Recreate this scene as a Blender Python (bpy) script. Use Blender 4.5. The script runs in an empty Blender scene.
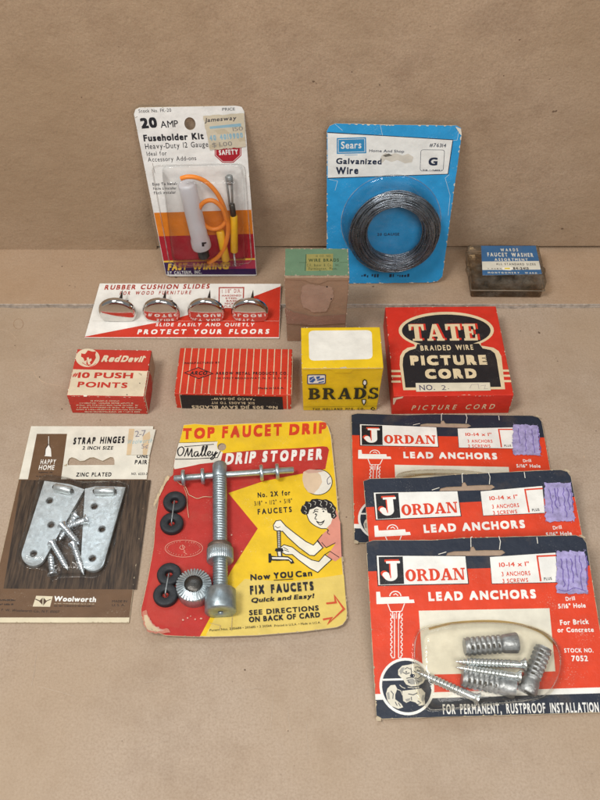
import bpy, bmesh, math, random
import numpy as np
from mathutils import Matrix, Vector
from mathutils.geometry import tessellate_polygon

random.seed(7)
C = bpy.context.scene.collection
SC = 1.25e-3                      # millimetres of the survey -> metres of the scene
PITCH, FPX, CAMH = math.radians(52), 900.0, 340.0

# ------------------------------------------------------------------ camera, world, lamps, exposure
sc = bpy.context.scene
cam = bpy.data.cameras.new('camera')
camo = bpy.data.objects.new('camera', cam); C.objects.link(camo)
cam.sensor_fit = 'VERTICAL'; cam.sensor_height = 24
cam.lens = 24 * FPX / 800
cam.clip_start = 0.01; cam.clip_end = 50
camo.location = (0, 0, CAMH * SC)
camo.rotation_euler = (math.pi / 2 - PITCH, 0, 0)
cam.dof.use_dof = True; cam.dof.focus_distance = 0.50; cam.dof.aperture_fstop = 16
sc.camera = camo

w = bpy.data.worlds.new('World'); sc.world = w; w.use_nodes = True
bg = w.node_tree.nodes['Background']
bg.inputs[0].default_value = (0.93, 0.965, 1.0, 1); bg.inputs[1].default_value = 0.23

def area(name, loc, target, size, power, color):
    l = bpy.data.lights.new(name, 'AREA'); l.shape = 'RECTANGLE'; l.size, l.size_y = size
    l.energy = power; l.color = color
    o = bpy.data.objects.new(name, l); C.objects.link(o)
    o.location = loc
    d = Vector(target) - Vector(loc)
    o.rotation_euler = d.to_track_quat('-Z', 'Y').to_euler()
    return o
area('window_lamp', (-0.42, -0.02, 1.05), (0, 0.34, 0.03), (0.30, 0.30), 7.6, (1.0, 0.985, 0.955))
area('room_lamp', (0.22, -0.50, 1.05), (0, 0.34, 0.05), (0.6, 0.45), 7.4, (1.0, 0.975, 0.94))
area('added_back_lamp', (-0.15, 0.98, 1.05), (0.02, 0.20, 0), (0.7, 0.4), 3.9, (0.80, 0.91, 1.0))  # lamp added behind for glare on the blisters and a brighter, cooler front

sc.view_settings.view_transform = 'Standard'; sc.view_settings.look = 'None'
sc.view_settings.exposure = 0.04; sc.view_settings.gamma = 1.0
sc.cycles.max_bounces = 8; sc.cycles.transparent_max_bounces = 16
sc.cycles.use_denoising = True
sc.cycles.sample_clamp_indirect = 4

# ------------------------------------------------------------------ materials
def lin(c):
    if isinstance(c, str):
        c = [int(c[i:i + 2], 16) / 255 for i in (0, 2, 4)]
    return tuple(x / 12.92 if x <= 0.04045 else ((x + 0.055) / 1.055) ** 2.4 for x in c)

class NT:
    def __init__(s, name):
        s.m = bpy.data.materials.new(name); s.m.use_nodes = True
        s.t = s.m.node_tree; s.t.nodes.clear()
        s.out = s.t.nodes.new('ShaderNodeOutputMaterial')
    def n(s, kind, **kw):
        nd = s.t.nodes.new('ShaderNode' + kind)
        for k, v in kw.items():
            if k.startswith('i_'):
                nd.inputs[int(k[2:]) if k[2:].isdigit() else k[2:].replace('_', ' ')].default_value = v
            else: setattr(nd, k, v)
        return nd
    def l(s, a, b): s.t.links.new(a, b)
    def pos(s, scale=(1, 1, 1)):
        g = s.n('NewGeometry'); mp = s.n('Mapping'); mp.inputs['Scale'].default_value = scale
        s.l(g.outputs['Position'], mp.inputs['Vector']); return mp.outputs[0]
    def noise(s, vec, scale, detail=4, rough=.55):
        nd = s.n('TexNoise'); nd.inputs['Scale'].default_value = scale
        nd.inputs['Detail'].default_value = detail; nd.inputs['Roughness'].default_value = rough
        s.l(vec, nd.inputs['Vector']); return nd.outputs[0]
    def ramp(s, fac, a, b, lo=0., hi=1.):
        nd = s.n('MapRange'); nd.inputs[1].default_value = a; nd.inputs[2].default_value = b
        nd.inputs[3].default_value = lo; nd.inputs[4].default_value = hi
        s.l(fac, nd.inputs[0]); return nd.outputs[0]
    def math(s, op, a, b):
        nd = s.n('Math', operation=op)
        for i, x in enumerate((a, b)):
            if isinstance(x, (int, float)): nd.inputs[i].default_value = x
            else: s.l(x, nd.inputs[i])
        return nd.outputs[0]
    def mix(s, fac, a, b, mode='MIX'):
        nd = s.n('Mix', data_type='RGBA', blend_type=mode)
        for sock, x in ((nd.inputs[0], fac), (nd.inputs[6], a), (nd.inputs[7], b)):
            if isinstance(x, (int, float)): sock.default_value = x
            elif isinstance(x, tuple): sock.default_value = (*x, 1) if len(x) == 3 else x
            else: s.l(x, sock)
        return nd.outputs[2]
    def bump(s, h, strength, dist):
        nd = s.n('Bump'); nd.inputs['Strength'].default_value = strength; nd.inputs['Distance'].default_value = dist
        s.l(h, nd.inputs['Height']); return nd.outputs[0]
    def princ(s, color, rough=.5, metal=0., normal=None, spec=.5):
        b = s.n('BsdfPrincipled')
        if isinstance(color, tuple): b.inputs['Base Color'].default_value = (*color, 1)
        else: s.l(color, b.inputs['Base Color'])
        if isinstance(rough, (int, float)): b.inputs['Roughness'].default_value = rough
        else: s.l(rough, b.inputs['Roughness'])
        b.inputs['Metallic'].default_value = metal
        b.inputs['Specular IOR Level'].default_value = spec
        if normal is not None: s.l(normal, b.inputs['Normal'])
        return b
    def done(s, sh):
        s.l(sh.outputs[0] if hasattr(sh, 'outputs') else sh, s.out.inputs[0]); return s.m

_inks = {}
def ink(hexc, wear=.5, rough=.5, under='d8cdb8'):
    """printed card: colour with mottling, scuffs down to the paper and a faint ripple"""
    key = (hexc, wear, rough, under)
    if key in _inks: return _inks[key]
    t = NT('print_' + hexc); c = lin(hexc); p = t.pos()
    mott = t.ramp(t.noise(p, 110, 5), .3, .7, .88, 1.06)
    comb = t.n('CombineColor')
    for i in range(3): t.l(mott, comb.inputs[i])
    col = t.mix(1.0, c, comb.outputs[0], 'MULTIPLY')
    fine = t.noise(p, 1500, 5, .65); zone = t.noise(p, 75, 3)
    th = t.math('ADD', fine, t.ramp(zone, .4, .7, -.06, .10))
    mask = t.math('MULTIPLY', t.ramp(th, .66, .74, 0, 1), wear)
    col = t.mix(mask, col, lin(under))
    grime = t.math('MULTIPLY', t.ramp(t.noise(p, 45, 6, .65), .56, .75, 0, .35), min(1, wear * 1.2))
    col = t.mix(grime, col, lin('7d6a52'))
    h = t.math('ADD', t.noise(p, 160, 3), t.math('MULTIPLY', t.noise(p, 2500, 2), .12))
    b = t.princ(col, t.ramp(t.noise(p, 300, 3), .3, .7, rough - .08, rough + .12), 0, t.bump(h, .35, .0012), .35)
    _inks[key] = t.done(b); return _inks[key]

def plain(name, hexc, rough=.5, metal=0., bump=0., bscale=800, spec=.5, vary=.12):
    t = NT(name); c = lin(hexc); p = t.pos()
    m = t.ramp(t.noise(p, 350, 4), .3, .7, 1 - vary, 1 + vary * .6)
    comb = t.n('CombineColor')
    for i in range(3): t.l(m, comb.inputs[i])
    col = t.mix(1.0, c, comb.outputs[0], 'MULTIPLY')
    nrm = t.bump(t.noise(p, bscale, 4), bump, .0006) if bump else None
    return t.done(t.princ(col, t.ramp(t.noise(p, 500, 3), .3, .7, max(.02, rough - .06), rough + .08), metal, nrm, spec))

def kraft(name, base='b29a83', streak=(14, 260, 60), dark='957c66', light='bda791', warm='a98a6a'):
    t = NT(name); p = t.pos(); ps = t.pos(streak)
    col = t.mix(t.ramp(t.noise(p, 9, 5, .6), .3, .7, 0, .6), lin(base), lin(light))
    col = t.mix(t.ramp(t.noise(p, 22, 6, .7), .48, .72, 0, .6), col, lin(dark))
    col = t.mix(t.ramp(t.noise(ps, 3.2, 4, .6), .45, .8, 0, .10), col, lin(dark))
    col = t.mix(t.ramp(t.noise(p, 900, 4, .7), .42, .8, 0, .55), col, lin('7f6650'))
    col = t.mix(t.ramp(t.noise(p, 420, 3, .7), .60, .78, 0, .4), col, lin('ccb8a4'))
    col = t.mix(t.ramp(t.noise(p, 6, 4, .55), .40, .66, 0, .65), col, lin(warm))
    sp = t.noise(p, 260, 1, .4)
    col = t.mix(t.ramp(sp, .80, .83, 0, .7), col, lin('4a3525'))
    h = t.math('ADD', t.math('ADD', t.noise(p, 700, 5, .7), t.math('MULTIPLY', t.noise(p, 28, 4, .6), 6.0)), t.math('MULTIPLY', t.noise(ps, 4, 4), .5))
    return t.done(t.princ(col, .78, 0, t.bump(h, .45, .0007), .25))

def clear(name, tint='ffffff', dirt=.05, fr=1.45, bscale=130, bstr=.5, haze='d8d2c4'):
    """thin see-through plastic film"""
    t = NT(name); p = t.pos()
    nrm = t.bump(t.noise(p, bscale, 3), bstr, .0015)
    f = t.n('Fresnel'); f.inputs['IOR'].default_value = fr; t.l(nrm, f.inputs['Normal'])
    tr = t.n('BsdfTransparent'); tr.inputs[0].default_value = (*lin(tint), 1)
    gl = t.n('BsdfGlossy'); gl.inputs['Roughness'].default_value = .05; t.l(nrm, gl.inputs['Normal'])
    df = t.n('BsdfDiffuse'); df.inputs[0].default_value = (*lin(haze), 1)
    m0 = t.n('MixShader'); t.l(t.math('ADD', t.ramp(t.noise(p, 90, 5, .7), .45, .75, 0, dirt * 2.2), dirt * .4), m0.inputs[0]); t.l(tr.outputs[0], m0.inputs[1]); t.l(df.outputs[0], m0.inputs[2])
    m1 = t.n('MixShader'); t.l(t.math('MULTIPLY', f.outputs[0], .6), m1.inputs[0]); t.l(m0.outputs[0], m1.inputs[1]); t.l(gl.outputs[0], m1.inputs[2])
    return t.done(m1)

PAPER = ink('e6e0d2', .35); CREAM = ink('ddd0b2', .4); PULP = plain('card_edge', 'b9a88c', .9, vary=.2)
WHITE = ink('ebe8e0', .25); BLACKI = ink('1d1c20', .35); NAVY = ink('232a38', .6, under='8c8a86')
ORANGERED = ink('d8401f', .35); RED = ink('c8301e', .3)
KRAFT = kraft('kraft_floor', 'b29c86', (150, 6, 40), '957f6b', 'bfaf9f', 'ab9378'); KRAFT2 = kraft('kraft_flap', 'b0977f', (14, 220, 60)); KRAFTW = kraft('kraft_backdrop', 'b89e83', (60, 10, 5), warm='a58c70')
ZINC = plain('zinc_plate', 'ced4d4', .34, .7, .3, 260, vary=.2)
DULLZINC = plain('dull_zinc', 'a3a8a8', .45, .75, .3, 900, vary=.2)
SCREWM = plain('bright_screw', 'dfe6ea', .25, .9, .1, 900)
LEAD = plain('lead_alloy', 'a4a8ae', .40, .75, .45, 700, vary=.3)
CHROME = plain('nickel_chrome', 'd9d6d2', .07, 1, .0, vary=.03)
STEELDK = plain('dark_steel', '55524e', .35, .9, .2)
WIREM = plain('galvanised_wire', '848b93', .28, .9, .2, 1500, vary=.25)
RUBBER = plain('black_rubber', '23262a', .6, 0, .3, 900, vary=.25)
BRASSDK = plain('brown_washer', '6d5d52', .5, .5, .3)
ORANGEW = plain('orange_wire', 'ef8a2c', .4, 0, .05, vary=.05)
YELLOWP = plain('yellow_plastic', 'efb91c', .4, 0, .05, vary=.06)
BLACKP = plain('black_plastic', '1c1d20', .4)
FILM = clear('blister_film', dirt=.012, haze='f0eee8'); FILMD = clear('yellowed_blister_film', 'fefcf6', .03, haze='ece4d2')
SHRINK = clear('shrink_film', 'ffffff', .03, 1.5, 190, .8, haze='f0eee8')

# ------------------------------------------------------------------ survey: photo point -> point on a known plane
def ray(px):
    x, y = px[0] - 300, px[1] - 400
    return np.array([x, FPX * math.cos(PITCH) - y * math.sin(PITCH), -FPX * math.sin(PITCH) - y * math.cos(PITCH)])
def rotm(yaw, tilt=0.):
    cy, sy, ct, st = math.cos(yaw), math.sin(yaw), math.cos(tilt), math.sin(tilt)
    return np.array([[cy, -sy, 0], [sy, cy, 0], [0, 0, 1]]) @ np.array([[1, 0, 0], [0, ct, -st], [0, st, ct]])

class Root:
    """one thing: an Empty at its base, parts in local millimetres"""
    def __init__(s, name, loc, yaw, label, cat, group=None, tilt=0.):
        s.R = rotm(yaw, tilt); s.o = np.array(loc, float)
        e = bpy.data.objects.new(name, None); C.objects.link(e); e.empty_display_size = .01
        m = Matrix.Identity(4)
        for i in range(3):
            for j in range(3): m[i][j] = s.R[i, j]
            m[i][3] = s.o[i] * SC
        e.matrix_world = m
        e['label'] = label; e['category'] = cat
        if group: e['group'] = group
        s.e = e

class Face:
    """a plane of a thing; local frame o,U,V,N in the thing's millimetres"""
    def __init__(s, root, o=(0, 0, 0), U=(1, 0, 0), V=(0, 1, 0)):
        s.root = root; s.o = np.array(o, float); s.U = np.array(U, float); s.V = np.array(V, float); s.N = np.cross(s.U, s.V)
    def uv(s, px, h=0.):
        R, O = s.root.R, s.root.o
        n = R @ s.N; pt = O + R @ (s.o + s.N * h)
        cam_ = np.array([0, 0, CAMH]); d = ray(px)
        q = cam_ + d * (((pt - cam_) @ n) / (d @ n))
        l = R.T @ (q - O) - s.o
        return np.array([l @ s.U, l @ s.V])
    def at(s, u, v, h=0.): return s.o + s.U * u + s.V * v + s.N * h

def Z(x0, y0, k):
    def f(*a):
        if len(a) == 2 and not isinstance(a[0], (tuple, list)): return (x0 + a[0] / k, y0 + a[1] / k)
        pts = a[0] if len(a) == 1 else a
        return [(x0 + x / k, y0 + y / k) for x, y in pts]
    return f

# ------------------------------------------------------------------ mesh builder
STEP = 0.004
class Part:
    def __init__(s, name, root=None, label=None):
        s.name, s.root, s.label = name, root, label
        s.v, s.f, s.mi, s.sm, s.mats, s.h = [], [], [], [], [], 0.
    def mat(s, m):
        if m not in s.mats: s.mats.append(m)
        return s.mats.index(m)
    def add(s, verts, faces, m, smooth=False):
        b = len(s.v); s.v += [tuple(map(float, p)) for p in verts]; i = s.mat(m)
        for f in faces:
            s.f.append(tuple(b + k for k in f)); s.mi.append(i); s.sm.append(smooth)
    def build(s, parent=None, bend=None, grid=0):
        if bend: s.cut(grid, bend)
        me = bpy.data.meshes.new(s.name)
        me.from_pydata([(x * SC, y * SC, z * SC) for x, y, z in s.v], [], s.f)
        for m in s.mats: me.materials.append(m)
        me.polygons.foreach_set('material_index', s.mi); me.polygons.foreach_set('use_smooth', s.sm)
        me.update()
        o = bpy.data.objects.new(s.name, me); C.objects.link(o)
        p = parent or (s.root.e if s.root else None)
        if p is not None: o.parent = p
        if s.label: o['label'] = s.label
        return o
    def cut(s, grid, bend):
        """cut every face along a grid and bow the sheet, so that all printed layers bow together"""
        V, F_, M_, S_ = [], [], [], []; fx, fy = bend
        def lerp(fn, q):
            k = math.floor(q / grid); t = q / grid - k
            return fn(k * grid) * (1 - t) + fn((k + 1) * grid) * t
        def half(P, ax, c, keep):
            out = []
            for i in range(len(P)):
                p, q = P[i - 1], P[i]; a, b = (p[ax] - c) * keep, (q[ax] - c) * keep
                if (a < 0) != (b < 0):
                    t = a / (a - b); out.append(tuple(p[k] + (q[k] - p[k]) * t for k in range(3)))
                if b >= 0: out.append(q)
            return out
        for f, m, sm in zip(s.f, s.mi, s.sm):
            polys = [[s.v[i] for i in f]]
            for ax in (0, 1):
                nxt = []
                for P in polys:
                    c = (math.floor(min(p[ax] for p in P) / grid) + 1) * grid; hi = max(p[ax] for p in P)
                    while c < hi - 1e-6:
                        L = half(P, ax, c, -1); P = half(P, ax, c, 1)
                        if len(L) > 2: nxt.append(L)
                        c += grid
                    if len(P) > 2: nxt.append(P)
                polys = nxt
            for P in polys:
                b = len(V); V += [(x, y, z + lerp(fx, x) + lerp(fy, y)) for x, y, z in P]; F_.append(tuple(range(b, len(V)))); M_.append(m); S_.append(sm)
        s.v, s.f, s.mi, s.sm = V, F_, M_, S_
    # ---- flat work on a face
    def lay(s, n=1):
        s.h += STEP * n; return s.h
    def flat(s, face, uv, m, h=None, holes=(), raised=0.):
        h = s.lay() if h is None else h
        loops = [[tuple(p) for p in uv]] + [[tuple(p) for p in q] for q in holes]
        flatp = [p for q in loops for p in q]
        tris = tessellate_polygon([[Vector((x, y, 0)) for x, y in q] for q in loops])
        fs = []
        for t in tris:
            (ax, ay), (bx, by), (cx, cy) = (flatp[i] for i in t)
            a = (bx - ax) * (cy - ay) - (cx - ax) * (by - ay)
            if abs(a) < 1e-9: continue
            fs.append(t if a > 0 else (t[0], t[2], t[1]))
        s.add([face.at(x, y, h + raised) for x, y in flatp], fs, m)
    def px(s, face, pts, m, **k): s.flat(face, [face.uv(p) for p in pts], m, **k)
    def slab(s, face, uv, th, m, edge, holes=(), h0=0.):
        s.flat(face, uv, m, h=h0 + th, holes=holes)
        s.flat(face, uv, edge, h=h0, holes=holes)
        for q in [uv] + list(holes):
            n = len(q); vs = [face.at(x, y, h0) for x, y in q] + [face.at(x, y, h0 + th) for x, y in q]
            s.add(vs, [(i, (i + 1) % n, n + (i + 1) % n, n + i) for i in range(n)], edge)
        s.h = h0 + th
    def stroke(s, face, uv, wd, m, closed=False, h=None):
        h = s.lay() if h is None else h
        P = np.array(uv, float); n = len(P); L, Rr = [], []
        for i in range(n):
            a = P[(i - 1) % n] if (closed or i > 0) else P[i]; b = P[(i + 1) % n] if (closed or i < n - 1) else P[i]
            d1 = P[i] - a; d2 = b - P[i]
            d1 = d1 / (np.linalg.norm(d1) or 1); d2 = d2 / (np.linalg.norm(d2) or 1)
            if not d1.any(): d1 = d2
            if not d2.any(): d2 = d1
            t = d1 + d2; t = t / (np.linalg.norm(t) or 1); nn = np.array([-t[1], t[0]])
            c = max(.55, abs(nn @ np.array([-d1[1], d1[0]])))
            ww = wd[i] if isinstance(wd, (list, tuple)) else wd
            L.append(P[i] + nn * ww / 2 / c); Rr.append(P[i] - nn * ww / 2 / c)
        vs = [face.at(*p, h) for p in Rr] + [face.at(*p, h) for p in L]
        rng = range(n if closed else n - 1)
        s.add(vs, [(i, (i + 1) % n, n + (i + 1) % n, n + i) for i in rng], m)
    def pxs(s, face, pts, wpx, m, closed=False, smooth=0):
        q = [face.uv(p) for p in pts]
        k = np.linalg.norm(face.uv((pts[0][0] + 1, pts[0][1])) - q[0])
        if smooth: q = spline(q, smooth, closed)
        wd = [x * k for x in wpx] if isinstance(wpx, (list, tuple)) and not smooth else (wpx * k)
        s.stroke(face, q, wd, m, closed)
    # ---- text: baseline start p0, baseline end p1, a point on the cap line pt (all on the face)
    def text(s, face, txt, p0, p1, pt, m, bold=0., shear=0., gap=.15, k=None, serif=False, uvs=None, h=None):
        a, b, c = uvs if uvs else (face.uv(p0), face.uv(p1), face.uv(pt))
        X = b - a; Wd = np.linalg.norm(X); X = X / Wd; Y = np.array([-X[1], X[0]])
        cap = (c - a) @ Y
        if cap < 0: Y = -Y; cap = -cap; 
        flip = X[0] * Y[1] - X[1] * Y[0] < 0
        g = []
        for ch in txt:
            g.append(None if ch == ' ' else (SERIF[ch]() if serif and ch in SERIF else glyph(ch, bold)))
        wsum = sum(q[0] for q in g if q); nsp = sum(1 for q in g if q is None); ng = len(g) - 1
        if k is None:
            k = (Wd / cap - gap * ng - .32 * nsp * (1 if gap < .3 else 1.4)) / wsum
            if k < .35: k = Wd / cap / (wsum + gap * ng + .32 * nsp); gap *= k; sp = .32 * k
            else: sp = .32 * (1 if gap < .3 else 1.4)
        else:
            sp = .25 + gap; gap = (Wd / cap - k * wsum - sp * nsp) / max(1, ng)
        x = 0.; h = s.h + STEP if h is None else h
        for q in g:
            if q is None: x += sp + gap; continue
            wd, polys = q
            for i, (vs, fs) in enumerate(polys):
                P = [a + (X * ((vx * k + x) + shear * vy) + Y * vy) * cap for vx, vy in vs]
                s.add([face.at(*p, h + i * .0015) for p in P], [f[::-1] for f in fs] if flip else fs, m)
            x += wd * k + gap
    def micro(s, face, p0, p1, pt, m, fill=.8):
        """a line of print too small to read: broken marks of letter size"""
        a, b, c = face.uv(p0), face.uv(p1), face.uv(pt)
        X = b - a; Wd = np.linalg.norm(X); X = X / Wd; Y = np.array([-X[1], X[0]]); cap = abs((c - a) @ Y)
        x = 0.; h = s.h + STEP; vs = []; fs = []
        while x < Wd:
            if random.random() > fill: x += cap * .6; continue
            ww = cap * random.uniform(.25, .6); y0 = cap * random.choice((0, 0, .3)); y1 = cap * random.choice((.7, 1, 1))
            i = len(vs)
            for dx, dy in ((0, y0), (ww, y0 + cap * .05), (ww, y1), (0, y1 - cap * .1)):
                vs.append(face.at(*(a + X * (x + dx) + Y * dy), h))
            fs.append((i, i + 1, i + 2, i + 3)); x += ww + cap * .22
        s.add(vs, fs, m)
    def chips(s, face, uv, m, n=20, size=.7, closed=True):
        """worn spots along an outline"""
        q = [np.array(p, float) for p in uv]; N = len(q); segs = [(q[i], q[(i + 1) % N]) for i in range(N if closed else N - 1)]
        L = [np.linalg.norm(b - a) for a, b in segs]; tot = sum(L)
        for _ in range(n):
            r = random.uniform(0, tot); i = 0
            while r > L[i] and i < len(L) - 1: r -= L[i]; i += 1
            a, b = segs[i]
            if L[i] < 1e-6: continue
            d = (b - a) / L[i]; nn = np.array([-d[1], d[0]])
            z = size * random.uniform(.3, 1.3); dd = random.uniform(.12, .4) * size
            c0 = a + d * min(r, L[i]); e = min(L[i] - r, z); 
            P = [c0, c0 + d * e, c0 + d * e * .8 + nn * dd * random.uniform(.5, 1), c0 + d * e * .3 + nn * dd]
            s.flat(face, P, m)
    # ---- solids (points in the thing's millimetres)
    def tube(s, pts, r, m, n=10, caps=True, closed=False):
        P = [np.array(p, float) for p in pts]; N = len(P); rings = []; prev = None
        for i in range(N):
            a = P[i - 1] if (i or closed) else P[i]; b = P[(i + 1) % N] if (i < N - 1 or closed) else P[i]
            t = b - a; t = t / (np.linalg.norm(t) or 1)
            if prev is None:
                u = np.cross(t, (0, 0, 1.));
                if np.linalg.norm(u) < .1: u = np.cross(t, (1., 0, 0))
            else: u = prev - t * (prev @ t)
            u = u / np.linalg.norm(u); prev = u; v = np.cross(t, u); rr = r[i] if isinstance(r, (list, tuple)) else r
            rings.append([P[i] + rr * (u * math.cos(2 * math.pi * k / n) + v * math.sin(2 * math.pi * k / n)) for k in range(n)])
        fs = []; M = N if closed else N - 1
        for i in range(M):
            j = (i + 1) % N
            fs += [(i * n + k, i * n + (k + 1) % n, j * n + (k + 1) % n, j * n + k) for k in range(n)]
        s.add([p for q in rings for p in q], fs, m, True)
        if caps and not closed:
            s.add(rings[0], [tuple(range(n))[::-1]], m); s.add(rings[-1], [tuple(range(n))], m)
    def lathe(s, base, axis, prof, m, n=24, fn=None, smooth=True):
        """prof: (distance along axis, radius); fn(angle, i) scales the radius"""
        ax = np.array(axis, float); ax = ax / np.linalg.norm(ax)
        u = np.cross(ax, (0, 0, 1.))
        if np.linalg.norm(u) < .1: u = np.cross(ax, (1., 0, 0))
        u = u / np.linalg.norm(u); v = np.cross(ax, u); base = np.array(base, float); vs, fs = [], []
        for i, (d, r) in enumerate(prof):
            for k in range(n):
                a = 2 * math.pi * k / n; rr = r * (fn(a, i) if fn else 1)
                vs.append(base + ax * d + rr * (u * math.cos(a) + v * math.sin(a)))
        for i in range(len(prof) - 1):
            fs += [(i * n + k, i * n + (k + 1) % n, (i + 1) * n + (k + 1) % n, (i + 1) * n + k) for k in range(n)]
        s.add(vs, fs, m, smooth)
        if prof[0][1] > 1e-4: s.add(vs[:n], [tuple(range(n))[::-1]], m)
        if prof[-1][1] > 1e-4: s.add(vs[-n:], [tuple(range(n))], m)
    def rod(s, a, b, r, m, n=16):
        a, b = np.array(a, float), np.array(b, float); L = np.linalg.norm(b - a); e = min(r * .25, L * .1)
        s.lathe(a, b - a, [(0, r - e), (e, r), (L - e, r), (L, r - e)], m, n)
    def thread(s, a, b, r, m, pitch, depth, n=20, taper=None):
        """helical thread between a and b"""
        a, b = np.array(a, float), np.array(b, float); L = np.linalg.norm(b - a)
        steps = int(L / pitch * 6); prof = []
        for i in range(steps + 1):
            d = L * i / steps; rr = r
            if taper and d > L - taper: rr = max(.06, r * ((L - d) / taper) ** .7)
            prof.append((d, rr))
        def fn(a_, i):
            ph = (prof[i][0] / pitch + a_ / (2 * math.pi)) % 1
            return 1 - depth * (abs(ph - .5) * 2) ** 1.5
        s.lathe(a, b - a, prof, m, n, fn)

def spline(P, n=6, closed=False):
    P = [np.array(p, float) for p in P]; N = len(P); out = []
    for i in range(N if closed else N - 1):
        g = (lambda j: P[j % N]) if closed else (lambda j: P[min(max(j, 0), N - 1)])
        a, b, c, d = g(i - 1), g(i), g(i + 1), g(i + 2)
        for k in range(n):
            t = k / n
            out.append(.5 * (2 * b + (c - a) * t + (2 * a - 5 * b + 4 * c - d) * t * t + (3 * b - a - 3 * c + d) * t ** 3))
    if not closed: out.append(P[-1])
    return out
def ell(c, rx, ry, n=28, a0=0., a1=2 * math.pi, rot=0.):
    full = abs(a1 - a0 - 2 * math.pi) < 1e-6; N = n if full else n + 1
    cr, sr = math.cos(rot), math.sin(rot); out = []
    for i in range(N):
        a = a0 + (a1 - a0) * i / n; x, y = rx * math.cos(a), ry * math.sin(a)
        out.append((c[0] + x * cr - y * sr, c[1] + x * sr + y * cr))
    return out
def rrect(x0, y0, x1, y1, r, n=5):
    o = []
    for cx, cy, a in ((x1 - r, y1 - r, 0), (x0 + r, y1 - r, 90), (x0 + r, y0 + r, 180), (x1 - r, y0 + r, 270)):
        for k in range(n + 1):
            t = math.radians(a + 90 * k / n); o.append((cx + r * math.cos(t), cy + r * math.sin(t)))
    return o
def jag(uv, amp, step):
    """a slightly uneven cut or torn outline"""
    out = []; N = len(uv)
    for i in range(N):
        a, b = np.array(uv[i]), np.array(uv[(i + 1) % N]); L = np.linalg.norm(b - a); n = max(1, int(L / step))
        for k in range(n):
            p = a + (b - a) * k / n
            out.append(p + (np.random.RandomState(int(abs(p[0] * 977 + p[1] * 613))).uniform(-amp, amp, 2) if k else 0))
    return out

# ------------------------------------------------------------------ letters
_g = {}; _fc = bpy.data.curves.new('letters', 'FONT'); _fc.resolution_u = 3; CAP = .682
def glyph(ch, bold=0.):
    if (ch, bold) in _g: return _g[(ch, bold)]
    _fc.body = ch
    o = bpy.data.objects.new('letters', _fc); me = bpy.data.meshes.new_from_object(o)
    vs = np.array([v.co[:2] for v in me.vertices]) / CAP; fs = [tuple(p.vertices) for p in me.polygons]
    bpy.data.objects.remove(o); bpy.data.meshes.remove(me)
    x0 = vs[:, 0].min(); vs[:, 0] -= x0
    f2 = []
    for f in fs:
        p = vs[list(f)]; a = sum(p[i - 1, 0] * p[i, 1] - p[i, 0] * p[i - 1, 1] for i in range(len(f)))
        f2.append(f if a > 0 else f[::-1])
    e = bold * .105
    if e: polys = [([((x + dx + e), (y + dy + e) / (1 + 2 * e)) for x, y in vs], f2) for dx, dy in ((-e, -e), (e, -e), (e, e), (-e, e), (0, 0))]
    else: polys = [([tuple(v) for v in vs], f2)]
    _g[(ch, bold)] = (float(vs[:, 0].max()) + 2 * e, polys); return _g[(ch, bold)]
def _q(*p): return (list(p), [tuple(range(len(p)))])
def _b(x0, y0, x1, y1): return _q((x0, y0), (x1, y0), (x1, y1), (x0, y1))
def _ring(cx, cy, ox, oy, ix, iy, a0=0, a1=360, n=20):
    vs, fs = [], []
    for i in range(n + 1):
        a = math.radians(a0 + (a1 - a0) * i / n); c, s_ = math.cos(a), math.sin(a)
        vs += [(cx + ix * c, cy + iy * s_), (cx + ox * c, cy + oy * s_)]
        if i: fs.append((2 * i - 2, 2 * i - 1, 2 * i + 1, 2 * i))
    return vs, fs
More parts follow.
